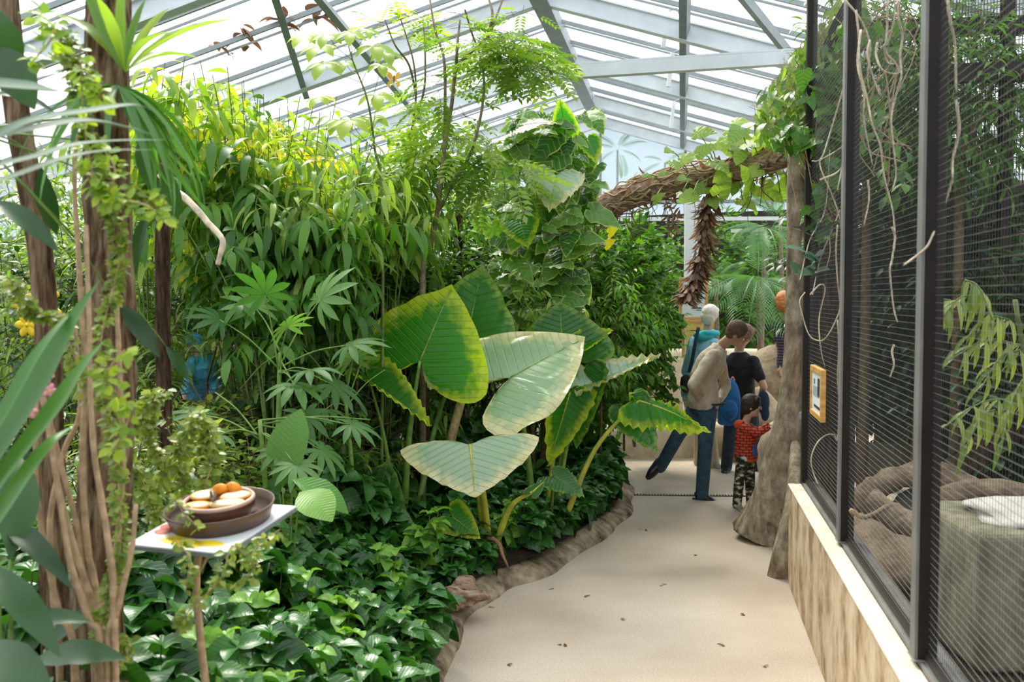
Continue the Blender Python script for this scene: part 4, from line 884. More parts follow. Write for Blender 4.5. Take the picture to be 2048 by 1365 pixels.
# bare brown trunks among the shrubs
for i, (pts, d, r, lb) in enumerate([
  ([(505, 900), (508, 780), (512, 650), (525, 500), (535, 380)], 8.4, .055, 'dark brown trunk right of the pale grey visitor'),
  ([(665, 800), (668, 700), (655, 600), (650, 450)], 8.8, .045, 'dark trunk behind the palmate leaves'),
  ([(855, 900), (850, 800), (848, 700), (845, 600)], 8.0, .032, 'narrow brown trunk behind the biggest elephant ear leaf'),
  ([(325, 520), (334, 430), (322, 340), (318, 250)], 5.2, .038, 'dark curved trunk right of the foreground tree'),
  ([(745, 620), (755, 560), (760, 500)], 8.6, .012, 'pale broken stem above the palmate leaves'),
  ([(920, 690), (915, 560), (918, 420)], 9.0, .05, 'dark trunk inside the thicket behind the upright elephant ear leaves')]):
    q = MB(); P_ = [P(x, y, d) for x, y in pts]; b0 = P_[0].copy(); b0.z = .2; ln = smooth_line([b0]+P_, 5); q.tube(ln, taper(len(ln), r, r*.75), 9, jit=.1, rng=random.Random(i))
    tag(q.build('tree_trunk', M['bark_dark' if i != 4 else 'stem_tan'], smooth=True, loc=tuple(b0)), lb, 'tree trunk')
q = MB(); ln = smooth_line([P(322, 352, 5.18), P(350, 380, 5.0), P(385, 410, 4.9), P(415, 445, 4.85), P(445, 480, 4.8), P(440, 510, 4.8), P(435, 530, 4.8)], 4); q.tube(ln, taper(len(ln), .02, .012), 7, jit=.15, rng=random.Random(1)); tag(q.build('broken_branch', M['root_tan'], smooth=True, loc=tuple(ln[0])), 'pale peeling broken branch hanging right of the foreground tree', 'branch')
q = MB(); ln = smooth_line([P(1180, 730, 12.6), P(1240, 712, 12.6), P(1310, 690, 12.7), P(1365, 676, 12.8)], 4); q.tube(ln, taper(len(ln), .035, .03), 7, jit=.1, rng=random.Random(1)); tag(q.build('leaning_branch', M['log_light'], smooth=True, loc=tuple(ln[0])), 'grey-brown branch lying above the dark gap left of the notice boards', 'branch')

# ------------------------------------------------------------------ foreground left: rough tree, epiphytes, straps, woody stems
ft2 = empty('rough_barked_tree', (P(190, 1300, 3.1).x, 3.1, 0), 'rough-barked tan tree in the left foreground carrying ferns', 'tree')
q = MB(); P_ = [P(205, 1500, 3.1), P(195, 1300, 3.1), P(200, 1100, 3.1), P(215, 900, 3.1), P(222, 700, 3.12), P(218, 500, 3.15), P(212, 300, 3.15), P(215, 150, 3.15), P(215, -120, 3.2)]
P_[0].z = .1; ln = smooth_line(P_, 4); q.tube(ln, [.085-.022*i/len(ln) for i in range(len(ln))], 16, jit=.10, rng=random.Random(4)); q.build('trunk', M['bark'], ft2, smooth=True)
q = MB(); ln = smooth_line([P(110, 1320, 3.3), P(105, 1100, 3.3), P(100, 800, 3.3), P(80, 500, 3.3), P(30, 200, 3.3), P(10, -60, 3.3)], 4); ln[0].z = .1; q.tube(ln, taper(len(ln), .045, .038), 12, jit=.12, rng=random.Random(9)); tag(q.build('tree_trunk', M['bark'], smooth=True, loc=tuple(ln[0])), 'slimmer second trunk at the far left edge behind the strap leaves', 'tree trunk')
# woody stems fanning up from the tree foot
stems = [[(205, 1330), (178, 1240), (140, 1120), (120, 1000), (100, 880), (82, 760)], [(195, 1300), (150, 1100), (118, 980), (100, 870), (75, 770)], [(190, 1330), (170, 1200), (160, 1080), (130, 960), (100, 840), (86, 790)],
 [(205, 1310), (215, 1200), (235, 1080), (246, 930), (240, 760), (232, 560), (228, 400)], [(215, 1330), (235, 1220), (262, 1110), (272, 1010)], [(150, 1330), (120, 1230), (90, 1100), (72, 960), (75, 800)], [(200, 1270), (175, 1090), (165, 930), (170, 760), (160, 560), (150, 380), (155, 200)], [(120, 1350), (108, 1200), (100, 1040), (130, 900), (160, 820), (150, 650)], [(230, 1300), (225, 1150), (205, 1010), (185, 870), (178, 640), (172, 450)]]
lbs = ['tan woody stem ending left of the pink flowers', 'tan woody stem second from the far left of the fan', 'tan woody stem ending at the pink flowers', 'tallest tan woody stem right of the rough tree', 'short tan woody stem beside the white board corner', 'leftmost tan woody stem of the fan', 'tan woody stem climbing the front of the rough tree', 'tan woody stem bending in front of the trunk foot', 'tan woody stem hugging the right of the rough trunk']
for i, s_ in enumerate(stems):
    q = MB(); P_ = [P(x, y, 2.75+.06*(i % 4)) for x, y in s_]; b0 = P_[0].copy(); b0.z = .12; ln = smooth_line([b0]+P_, 5); q.tube(ln, taper(len(ln), .012, .006), 7, jit=.12, rng=random.Random(i)); tag(q.build('woody_stem', M['stem_tan'], smooth=True, loc=tuple(b0)), lbs[i], 'stem')
# bird's nest ferns on the trunk
def rosette(name, c, leaves, kind, mat, label, cat, d0, wf=1, seed=1):
    """leaves: tips in pixels (x, y, ddepth)"""
    o = empty(name, c, label, cat); rg = random.Random(seed)
    for (x, y, dd) in leaves:
        tip = P(x, y, d0+dd); L = Leaves(); v = tip-Vector(c); L.add(kind, c, v+Vector((0, 0, v.length*.25)), Vector((0, -.3, 1)) if abs(v.z) < v.length*.8 else Vector((0, -1, .2)), v.length*(1.22 if kind != 'blade' else 1.5), rg.random(), wf); L.build('leaf', M[mat], o)
    return o
rosette('birds_nest_fern', P(250, 145, 3.0), [(400, 48, .1), (312, 40, .05), (270, 30, 0), (160, 5, -.05), (185, 20, .1), (352, 110, .2), (140, 40, .1), (230, 0, -.1), (300, 80, -.15), (210, 30, -.2)], 'blade', 'lf_yel2', 'fern with upright wavy yellow-green fronds on the rough tree near the top', 'fern', 3.0, .5, 2)
rosette('strap_leaf_epiphyte', P(235, 170, 2.95), [(400, 330, .1), (420, 280, .2), (380, 345, 0), (350, 330, -.1), (330, 390, -.1), (440, 300, .3), (120, 260, -.3), (60, 300, -.3), (300, 330, -.2), (360, 240, .2), (330, 300, .3), (30, 240, -.2), (410, 385, .1), (370, 395, .2), (425, 340, 0), (390, 300, .1), (400, 410, .15), (345, 370, .05), (430, 310, .2), (280, 340, -.1), (455, 350, .2), (200, 260, -.3), (90, 230, -.3)], 'strap', 'lf_strap', 'tuft of long arching dark green strap leaves on the rough tree below the fern', 'epiphyte', 2.95, .75, 3)
# grey-green straps arching across from the left edge
rg = random.Random(14)
def strap(L, pts, w, n=14):
    pass
def ribbon(pts, width, up, mb):
    ln = smooth_line(pts, 6); V = []; k = len(ln)
    for i, p in enumerate(ln):
        t = (ln[min(i+1, k-1)]-ln[max(i-1, 0)]).normalized(); s = t.cross(Vector(up)).normalized(); n_ = s.cross(t); w = width*.5*min(1, (1-i/(k-1))*2.2+.02)*min(1, .45+i/(k-1)*3)
        V += [p-s*w+n_*w*.35, p, p+s*w+n_*w*.35, p-n_*.001]
    F = []
    for i in range(k-1):
        a, b_ = i*4, (i+1)*4; F += [(a, a+1, b_+1, b_), (a+1, a+2, b_+2, b_+1)]
    mb.add(V, F)
def ribbon_plant(name, base, rib, mat, label, cat, up=(0, -.6, 1), leaf='leaf'):
    o = empty(name, base, label, cat)
    for pts, w in rib:
        mb = MB(); ribbon([Vector(p) for p in pts], w, up, mb); ob = mb.build(leaf, mat, o, smooth=True)
        ca = ob.data.attributes.new('leafdata', 'FLOAT_COLOR', 'POINT'); r_ = rg.random(); ca.data.foreach_set('color', [c for i in range(len(mb.v)) for c in (r_, abs((i % 4)-1)*.5, .5, 1)])
    return o
ribbon_plant('arching_strap_plant', P(-60, 420, 2.0), [
  ([P(-60, 300, 2.0), P(60, 245, 2.1), P(180, 225, 2.2), P(270, 212, 2.3), P(320, 230, 2.35)], .036), ([P(-60, 290, 2.05), P(60, 262, 2.1), P(170, 245, 2.2), P(260, 258, 2.3), P(310, 272, 2.35)], .038),
  ([P(-60, 345, 2.0), P(60, 318, 2.1), P(150, 292, 2.2), P(250, 282, 2.35), P(330, 280, 2.4)], .026), ([P(-60, 385, 2.0), P(40, 350, 2.1), P(130, 318, 2.2), P(220, 302, 2.35), P(310, 300, 2.4)], .024),
  ([P(-50, 170, 2.3), P(60, 180, 2.35), P(130, 185, 2.4)], .07)], M['lf_strap_grey'], 'foreground plant with grey-green strap leaves arching in from the left edge', 'strap-leaved plant')
ribbon_plant('flax_plant', P(-140, 1200, 2.3), [
  ([P(-120, 1060, 2.2), P(-20, 920, 2.3), P(70, 780, 2.4), P(140, 650, 2.5), P(200, 560, 2.6)], .075), ([P(-120, 1140, 2.2), P(0, 960, 2.3), P(100, 830, 2.4), P(160, 740, 2.5), P(210, 680, 2.6)], .05),
  ([P(-120, 1180, 2.2), P(0, 1030, 2.3), P(90, 900, 2.35), P(150, 850, 2.45)], .05), ([P(-100, 1000, 2.25), P(0, 840, 2.3), P(80, 700, 2.4), P(175, 590, 2.6)], .035)], M['lf_strap'], 'foreground flax-like plant with broad green blades rising from the left edge', 'strap-leaved plant')
# broad dark leaves in the lower and upper left corner
b_ = P(20, 1450, 2.6); b_.z = .2
paddle_plant('broad_leaf_plant', b_, [(P(20, 1120, 2.6), P(55, 880, 2.7), (.5, -.8, .2), 1.0), (P(-10, 1040, 2.7), P(130, 1100, 2.5), (0, -.4, .9), .55), (P(-30, 1130, 2.6), P(110, 1250, 2.4), (.1, -.5, .8), .7), (P(20, 1260, 2.6), P(140, 1190, 2.5), (0, -.5, .9), .7), (P(60, 1330, 2.7), P(210, 1260, 2.6), (0, -.5, .9), .9), (P(-40, 1290, 2.6), P(60, 1360, 2.3), (0, -.6, .8), 1), (P(90, 1300, 2.8), P(190, 1180, 2.9), (-.2, -.7, .6), 1)], 'lf_dark', 'dark plant with broad smooth leaves filling the lower left corner', 'broad-leaved plant', 'paddle_plain')
b_ = P(-60, 260, 2.7)
paddle_plant('broad_leaf_climber', b_, [(P(-20, 90, 2.7), P(60, 175, 2.6), (.3, -.8, .4), 1.5), (P(-30, 130, 2.8), P(120, 70, 2.9), (0, -.5, .8), .8), (P(-20, 190, 2.7), P(110, 180, 2.7), (.1, -.5, .8), .7), (P(60, 160, 2.9), P(110, 110, 3.0), (0, -.8, .5), 2), (P(-20, 400, 2.6), P(110, 450, 2.5), (0, -.6, .8), .7), (P(300, 250, 3.3), P(290, 360, 3.2), (.2, -.9, .2), 1.1), (P(330, 330, 3.4), P(345, 460, 3.4), (.2, -.9, .2), 1.1), (P(300, 420, 3.3), P(240, 540, 3.2), (-.2, -.9, .2), .6), (P(80, 330, 3.0), P(105, 480, 3.0), (.2, -.9, .2), .8), (P(240, 610, 3.1), P(315, 690, 3.0), (.2, -.8, .5), .8), (P(330, 690, 3.6), P(385, 760, 3.6), (.2, -.8, .5), .8), (P(0, 20, 2.7), P(40, 150, 2.7), (.5, -.8, .2), 1.2)], 'lf_dark', 'dark climber with broad leaves around the foreground trunks', 'climbing plant', 'paddle_plain', pr=.004)
# small-leaved yellow-green vines over the trunks
def vine(label, lines, d, kind, size, mat, smat, seed, per=3.0, name='small_leaf_vine', droop=.3, r=.003, cat='vine', group=None, wf=1, jd=.15):
    rg = random.Random(seed); b0 = P(*lines[0][0], d)
    def f(L, mb):
        for ln in lines:
            P_ = smooth_line([P(x, y, d+rg.uniform(-jd, jd)) for x, y in ln], 6); mb.tube(P_, r, 5, cap=False)
            tot = sum((P_[i+1]-P_[i]).length for i in range(len(P_)-1)); n_ = int(tot/size*per)
            for i in range(n_):
                q = rg.random()*(len(P_)-1.01); a = int(q); p = P_[a].lerp(P_[a+1], q-a); sd = rv(rg); off = sd*size*rg.uniform(.2, .9)
                L.add(kind, p+off*.6, Vector((sd.x, sd.y*.6-.3, sd.z*.6-droop)), Vector((0, -.5, .8))+rv(rg)*.5, size*rg.uniform(.6, 1.2), None, wf)
    return plant(name, b0, label, cat, group, f, mat, smat)
vine('fine vine with tiny yellow-green leaves climbing the rough tree', [[(190, 1300), (240, 1100), (230, 900), (200, 700), (240, 500), (200, 350), (160, 200), (130, 60)], [(180, 800), (120, 650), (60, 620), (20, 560)], [(210, 420), (270, 380), (320, 420)], [(150, 250), (180, 160), (120, 110)]], 2.85, 'oval', .030, 'lf_small', 'stem_tan', 91, 16, r=.0025, jd=.08)
vine('leafy yellow-green vine hanging in front of the foreground trunks', [[(160, 90), (170, 260), (200, 380), (290, 410), (330, 440)], [(190, 280), (230, 340), (210, 400)], [(60, 130), (110, 60), (60, 20)], [(150, 130), (200, 170), (190, 210)], [(230, 900), (260, 820), (210, 760), (250, 700)]], 2.6, 'oval', .038, 'lf_yel', 'stem_tan', 92, 7, r=.0025, jd=.08)
vine('fine twiggy shrub with tiny pale leaves around the white feeding board', [[(300, 1010), (330, 930), (290, 850), (310, 790)], [(250, 1000), (260, 900), (230, 820)], [(370, 1000), (360, 900), (400, 830)], [(330, 1080), (300, 1000), (270, 930)], [(280, 960), (240, 880), (330, 780)], [(410, 970), (430, 900), (400, 850)], [(350, 940), (420, 880), (380, 820)]], 3.5, 'oval', .036, 'lf_small', 'stem_tan', 93, 16, name='twiggy_shrub', r=.0035, cat='shrub', jd=.2)
vine('sprig of tiny round leaves hanging below the white feeding board', [[(460, 1095), (440, 1160), (380, 1220), (350, 1270)], [(470, 1090), (510, 1140), (470, 1170)], [(350, 1080), (380, 1120), (370, 1180)], [(230, 1280), (260, 1290), (220, 1350)], [(560, 1060), (520, 1090), (490, 1130)], [(400, 1060), (370, 1030), (350, 1000)]], 2.85, 'oval', .026, 'lf_small', 'stem_tan', 94, 7, r=.002, jd=.05)
vine('small sprigs of narrow bright leaves between the upright elephant ear and the ivy', [[(1040, 640), (1050, 580), (1035, 520)], [(1060, 640), (1075, 580), (1085, 530)], [(1050, 600), (1015, 580)], [(1070, 610), (1110, 600)]], 8.35, 'lance', .12, 'lf_yel2', 'stem_g', 99, 5, name='leafy_sprig', cat='sprig', jd=.08)
# flowers
def flower(name, pts, d, mat, label, n=6, r=.02, cat='flower'):
    o = empty(name, P(*pts[0], d), label, cat); rg = random.Random(5)
    for (x, y) in pts:
        c = P(x, y, d); L = MB()
        for k in range(n):
            a = k*6.28/n; dd = Vector((math.cos(a), -.5, math.sin(a))).normalized(); L.ball(c+dd*r*.8, (r*.55, r*.25, r*.9), 8, 6, Matrix.Rotation(-a+math.pi/2, 3, 'Y'))
        fl_ = L.build('blossom', M[mat], o, smooth=True); L = MB(); L.ball(c+Vector((0, -r*.5, 0)), r*.3, 8, 6); L.build('centre', M['yellowf'], fl_, smooth=True)
    return o
flower('pink_flowers', [(95, 752), (102, 782), (62, 822)], 2.72, 'pink', 'small pink blossoms on the woody stems in the left foreground', 5, .014)
flower('yellow_flowers', [(52, 610), (58, 650), (96, 590), (85, 545), (100, 625)], 5.5, 'yellowf', 'bright yellow flowers deep in the foliage at the left edge', 6, .045)

# ------------------------------------------------------------------ feeding board with saucer, bowl and fruit
bc = P(430, 1052, 3.1)
tl = Matrix.Rotation(math.radians(8), 3, 'X') @ Matrix.Rotation(math.radians(-3), 3, 'Y'); rz = Matrix.Rotation(math.radians(-19), 3, 'Z')
R_ = tl @ rz
fb = empty('feeding_board', (bc.x, bc.y, .1), 'white square feeding board on a stick with painted yellow and red blossoms', 'feeding board')
q = MB(); q.box(bc, (.345, .40, .010), R_); bo = bevel(q.build('board', M['white'], fb), .002)
q = MB(); 
for (x, y, sx, sy, m_) in [(-.02, -.148, .07, .024, 0), (.03, -.162, .045, .028, 0), (.085, -.145, .05, .022, 0), (-.13, -.05, .034, .026, 1), (-.125, -.09, .03, .022, 1), (-.05, -.13, .03, .02, 0)]:
    q.lathe([(.001, 0), (1, 0), (1, .2), (.001, .2)], (0, 0, 0), 20)
    n0 = len(q.v)-80
    for i in range(n0, len(q.v)): v = Vector(q.v[i]); v = Vector((x+v.x*sx, y+v.y*sy, .0055+v.z*.004)); q.v[i] = tuple(bc+R_ @ v)
    for i in range(len(q.m)-(3*20+2), len(q.m)): q.m[i] = m_
q.build('painted_blossoms', [plain('paint_yellow', (.9, .66, .03), .5), plain('paint_red', (.55, .08, .03), .5)], bo)
q = MB(); q.beam(bc+R_ @ Vector((-.1725, -.20, -.006)), bc+R_ @ Vector((.1725, -.20, -.006)), .004, .012); q.beam(bc+R_ @ Vector((.1725, -.20, -.006)), bc+R_ @ Vector((.1725, .20, -.006)), .004, .012); q.build('dark_edge', M['steel_dark'], fb)
q = MB(); ln = smooth_line([(bc.x-.0, bc.y, .1), (bc.x-.02, bc.y, .6), (bc.x-.06, bc.y, 1.05), tuple(bc+Vector((-.04, 0, -.008)))], 4); q.tube(ln, taper(len(ln), .014, .011), 8, jit=.2, rng=random.Random(3)); q.tube([ln[-4], bc+Vector((.02, .02, -.008))], .006, 6); q.build('stick', M['stem_tan'], fb, smooth=True)
sc_ = bc+R_ @ Vector((.003, .03, .0052))
q = MB(); q.lathe([(.13, 0), (.152, .002), (.162, .03), (.171, .052), (.1705, .055), (.166, .054), (.156, .028), (.146, .010), (.005, .008)], sc_, 48, tl); o = q.build('saucer', M['saucer'], smooth=True, loc=tuple(sc_)); tag(o, 'wide brown plastic saucer lying on the white feeding board', 'saucer')
bw_ = sc_+tl @ Vector((-.005, .012, .010))
bo = empty('food_bowl', bw_, 'dark brown ceramic bowl with unglazed rim standing in the wide saucer', 'bowl')
q = MB(); q.lathe([(.09, 0), (.104, .003), (.110, .02), (.112, .052), (.1115, .056), (.100, .056), (.098, .035), (.09, .028), (.004, .026)], bw_, 48, tl); q.build('body', M['ceramic'], bo, smooth=True)
q = MB(); q.lathe([(.1125, .052), (.1135, .058), (.110, .0625), (.103, .0625), (.1005, .057), (.1005, .050)], bw_, 48, tl); q.f = q.f[:-2]; q.m = q.m[:-2]; q.build('rim', M['rimc'], bo, smooth=True)
fc = bw_+tl @ Vector((0, 0, .052))
def fruit(name, off, r, ang, tilt, mats, label, cat='cut fruit', half=True):
    o = empty(name, fc+tl @ Vector(off), label, cat, None); Rr = Matrix.Rotation(tilt, 3, 'X') @ Matrix.Rotation(ang, 3, 'Z'); c = fc+tl @ Vector(off)
    q = MB(); prof = [(.01*r[0], -r[2]), (.5*r[0], -r[2]*.86), (.85*r[0], -r[2]*.52), (r[0], -.02), (r[0]*.985, .0)]
    prof = [(a/r[0], b_) for a, b_ in [(.01*r[0], -r[2]), (.5*r[0], -r[2]*.86), (.85*r[0], -r[2]*.52), (r[0], -r[2]*.1), (r[0]*.97, 0)]]
    q.lathe(prof, (0, 0, 0), 24); q.v = [tuple(c+Rr @ Vector((v[0]*r[0], v[1]*r[1], v[2]))) for v in q.v]; q.build('peel', M[mats[0]], o, smooth=True)
    q = MB(); q.lathe([(.93, 0), (.90, .003), (.5, .0045), (.01, .004)], (0, 0, 0), 24); q.v = [tuple(c+Rr @ Vector((v[0]*r[0], v[1]*r[1], v[2]))) for v in q.v]; q.build('flesh', M[mats[1]], o, smooth=True); return o
fruit('fruit_half', (-.058, .032, .012), (.042, .034, .022), .3, .25, ('peel', 'cream'), 'pale fruit half at the back left of the bowl')
fruit('fruit_half', (-.055, -.036, .002), (.044, .026, .02), .1, .22, ('peel', 'melon'), 'yellow fruit half at the front left of the bowl')
fruit('fruit_half', (.05, .015, .010), (.050, .030, .02), .35, .25, ('peel', 'cream'), 'long cream fruit slice at the right of the bowl, upper one')
fruit('fruit_half', (.038, -.034, .004), (.056, .026, .02), .2, .22, ('melon', 'cream'), 'long cream fruit slice at the front right of the bowl')
fruit('fruit_half', (-.005, .055, .022), (.028, .022, .024), .0, -1.0, ('peel', 'peel'), 'orange peel piece standing at the back of the bowl, left one')
fruit('fruit_half', (.035, .058, .024), (.026, .020, .022), .5, -1.1, ('peel', 'peel'), 'orange peel piece standing at the back of the bowl, right one')
bt = empty('butterfly', fc+tl @ Vector((-.008, -.03, .012)), 'small grey-brown striped butterfly with raised wings on the cut fruit', 'butterfly'); c = fc+tl @ Vector((-.008, -.03, .012))
q = MB(); q.ball(c, (.003, .013, .003), 8, 6); q.build('body', M['shoe_b'], bt, smooth=True)
for s in (-1, 1):
    q = MB(); w_ = [(0, -.012, 0), (s*.004, -.018, .014), (s*.007, -.010, .030), (s*.008, .004, .034), (s*.006, .014, .022), (s*.004, .016, .008), (0, .008, 0)]
    q.add([c+Vector(v) for v in w_]+[c+Vector((v[0]+s*.0008, v[1], v[2])) for v in w_], [tuple(range(7)), tuple(reversed(range(7, 14)))]+[(i, (i+1) % 7, 7+(i+1) % 7, 7+i) for i in range(7)]); q.build('wing', M['stem_grey'], bt)
# orange butterfly high under the roof
c = P(788, 158, 8.6); bt = empty('butterfly', c, 'orange butterfly high up in front of the white roof, left of the thin tree', 'butterfly')
q = MB(); q.ball(c, (.008, .008, .035), 8, 6); q.build('body', M['stem'], bt, smooth=True)
for s in (-1, 1):
    for up in (0, 1):
        q = MB(); w_ = [(0, 0, 0), (s*.02, -.01, .045 if up else -.01), (s*.05, -.02, .06 if up else -.03), (s*.058, -.02, .02 if up else -.06), (s*.03, -.01, -.005 if up else -.075)]
        q.add([c+Vector(v) for v in w_]+[c+Vector(v)+Vector((0, .002, 0)) for v in w_], [(0, 1, 2, 3, 4), (9, 8, 7, 6, 5)]+[(i, (i+1) % 5, 5+(i+1) % 5, 5+i) for i in range(5)]); q.build('wing', M['orangef'], bt)
# dead leaves lying on top of the roof glass
rg = random.Random(19); lbl = ['highest, at the steep beam', 'furthest right by the diagonal beam', 'largest, beside the steep beam', 'just below the steep beam', 'on the thin bar left of the steep beam', 'lowest, near the thin glazing bar', 'small, above the yellow foliage', 'small, right of the lowest one']
for i, (x, y, s) in enumerate([(561, 35, .26), (660, 17, .24), (633, 30, .34), (566, 48, .16), (485, 58, .18), (489, 83, .28), (434, 90, .18), (463, 107, .10)]):
    L = Leaves(); c = onroof(x, y, True, .04)
    for k in range(7): L.add('lance', c+rv(rg)*s*.3, (rg.uniform(-1, 1), rg.uniform(-1, 1), rg.uniform(-.3, .3)), (0, 0, 1), s*rg.uniform(.6, 1.2), rg.random(), 2)
    tag(L.build('dead_leaf_clump', M['lf_brown'], None, tuple(c)), 'brown dead leaves on the roof glass, '+lbl[i], 'dead leaves')

# ------------------------------------------------------------------ enclosure fence on the parapet
fence = empty('enclosure_fence', FL(5.2, .14, .72), 'tall dark steel-framed wire mesh fence standing on the parapet wall', 'fence')
PD = [1.8, 3.5, 5.2, 6.88]
def vbar(mb, d, off, wa, wl, z0, z1, mi=0):
    mb.box(FL(d, off, (z0+z1)/2), (wa, wl, z1-z0), Matrix((FN, FD, Vector((0, 0, 1)))).transposed(), mi)
for i, d in enumerate(PD):
    q = MB(); vbar(q, d, .112, .066, .07, .72, 4.6)
    if i < 3: vbar(q, d, .073, .012, .075, .72, 4.6, 1); vbar(q, d, .112, .10, .10, .72, .726, 1)  # thin strip on the path side paints the lit post face paler
    o = q.build('post', [M['post_dark'], M['sill']], fence); bevel(o, .003)
ZT = 4.5
for i in range(4):
    d0 = PD[i]+.035 if i < 4 else 0; d1 = PD[i+1]-.035 if i < 3 else PD[3]+1.6
    if i == 3: continue
    q = MB(); z = .76
    while z < ZT: q.beam(FL(d0, .115, z), FL(d1, .115, z), .0013, .0013); z += .026
    dd = d0
    while dd < d1: q.beam(FL(dd, .117, .73), FL(dd, .117, ZT), .0011, .0011, up=(0, 1, 0), mi=1); dd += .026
    q.build('mesh_panel', [M['wire_h'], M['wire_dark']], fence)
for z in (4.45,):
    q = MB(); q.beam(FL(1.6, .15, z), FL(6.9, .15, z), .07, .06); q.build('top_rail', M['post_dark'], fence)
q = MB(); slab(q, 1.0, 6.85, .10, .13, .728, .75); q.build('bottom_rail', M['post_dark'], fence)
# curved dark frame behind the third post
q = MB(); ln = smooth_line([P(1622, 975, 7.0), P(1624, 700, 7.0), P(1628, 400, 7.0), P(1634, 230, 7.0), P(1650, 120, 7.0), P(1680, 40, 6.9), P(1730, -40, 6.8)], 6); q.tube(ln, (.040, .05), 4, flat=(1, 0, 0)); tag(q.build('arched_frame', M['post_dark'], loc=tuple(ln[0])), 'dark steel arch curving away behind the far fence post', 'metal frame')
# rough trunk behind the mesh in the far bay
q = MB(); P_ = [P(1652, 1000, 8.0), P(1655, 800, 8.0), P(1656, 600, 8.0), P(1658, 400, 8.0), P(1662, 200, 8.0)]; P_[0].z = 0; q.tube(smooth_line(P_, 5), .12, 14, jit=.1, rng=random.Random(4)); tag(q.build('tree_trunk', M['bark_dark'], smooth=True, loc=tuple(P_[0])), 'rough brown trunk behind the mesh of the far fence bay', 'tree trunk')
# pine framed signs
def sign(name, c, ax, up, w, h, label, art, t=.03, fr=.035, parent=None):
    ax = Vector(ax).normalized(); up = Vector(up).normalized(); nr = ax.cross(up); R = Matrix((ax, up, nr)).transposed(); c = Vector(c)
    o = empty(name, c, label, 'sign')
    q = MB()
    for (x, y, a, b_) in [(0, h/2-fr/2, w, fr), (0, -h/2+fr/2, w, fr), (-w/2+fr/2, 0, fr, h-2*fr), (w/2-fr/2, 0, fr, h-2*fr)]: q.box(c+R @ Vector((x, y, 0)), (a, b_, t), R)
    bevel(q.build('frame', M['pine'], o), .003)
    q = MB(); q.box(c+R @ Vector((0, 0, -.002)), (w-2*fr+.004, h-2*fr+.004, t*.5), R); pn = q.build('panel', M['white'], o)
    q = MB(); mats = []
    for (x, y, a, b_, col) in art:
        if col not in mats: mats.append(col)
        q.box(c+R @ Vector((x*w, y*h, t*.25)), (a*w, b_*h, .002), R, mats.index(col))
    if art: q.build('print', [M[k] for k in mats], pn)
    return o
M['print_dark'] = plain('print_dark', (.04, .045, .05), .5); M['print_teal'] = plain('print_teal', (.06, .25, .28), .5); M['print_grey'] = plain('print_grey', (.35, .38, .4), .5); M['print_yel'] = plain('print_yellow', (.72, .50, .12), .5); M['print_orange'] = plain('print_orange', (.65, .16, .04), .5)
sign('notice_board', P(1387, 598, 12.3), (1, .05, 0), (0, 0, 1), .36, .52, 'upper pine-framed notice board with a picture, behind the hanging dead leaves', [(.12, .24, .34, .12, 'print_dark'), (.12, .05, .36, .13, 'print_teal'), (.12, .05, .2, .03, 'white'), (.12, -.08, .3, .04, 'print_yel'), (.1, -.22, .34, .03, 'print_dark'), (-.2, .1, .2, .4, 'print_grey'), (.2, -.27, .2, .02, 'print_teal')])
sign('notice_board', P(1396, 678, 12.28), (1, .05, 0), (0, 0, 1), .40, .46, 'lower pine-framed notice board with yellow print beside the white-haired visitor', [(0, 0, .76, .82, 'print_yel'), (0, .22, .5, .03, 'print_dark'), (-.02, .1, .56, .015, 'print_grey'), (-.02, .04, .56, .015, 'print_grey'), (-.02, -.02, .56, .015, 'print_grey'), (0, -.2, .6, .3, 'white')])
q = MB(); c0 = P(1382, 560, 12.6); q.box((c0.x, c0.y, 1.6), (.17, .08, 3.2)); q.box((c0.x+.13, c0.y, 1.6), (.05, .06, 3.2)); tag(bevel(q.build('white_post', M['white'], loc=(c0.x, c0.y, 0)), .004), 'light grey upright post carrying the two notice boards', 'post')
sg = FL(6.1, .05, 1.40)+Vector((0, 0, 0)); sign('enclosure_sign', FL(6.08, .075, 1.42), -FD, (0, 0, 1), .50, .31, 'small pine-framed sign hung on the mesh fence facing the path', [(-.05, .02, .5, .2, 'print_grey'), (.18, .12, .16, .35, 'print_dark'), (.05, -.28, .5, .05, 'print_dark'), (-.2, .2, .1, .1, 'print_teal')])
# edge-on boards beyond the trunk
sign('narrow_notice', P(1609, 735, 7.6), (-.26, -1, 0), (0, 0, 1), .34, .40, 'narrow orange notice seen edge-on between trunk and far post', [(0, 0, .8, .8, 'print_orange')]) 
q = MB(); q.box(P(1609, 650, 7.6), (.012, .2, .26), Matrix.Rotation(-.28, 3, 'Z')); tag(bevel(q.build('green_notice', M['print_teal'], loc=tuple(P(1610, 650, 7.6))), .002), 'teal notice seen edge-on above the narrow orange one', 'sign')
q = MB(); q.box(P(1606, 832, 7.45), (.05, .05, .05)); tag(bevel(q.build('socket_box', M['steel'], loc=tuple(P(1606, 832, 7.45))), .004), 'small grey metal box fixed to the trunk above the parapet end', 'box')
# white rail and glass screen at the back
q = MB(); A = P(1215, 439, 13.3); B = P(1600, 437, 13.3); q.beam(A, B, .05, .05); o = q.build('screen_rail', M['white'], loc=tuple(A)); tag(o, 'thin white horizontal rail in front of the back palms', 'rail')
q = MB(); q.beam(P(1462, 462, 14.2), P(1530, 460, 14.0), .03, .05); tag(q.build('short_rail', M['white'], loc=tuple(P(1462, 462, 14.2))), 'short white bar among the palm fronds under the long rail', 'rail')

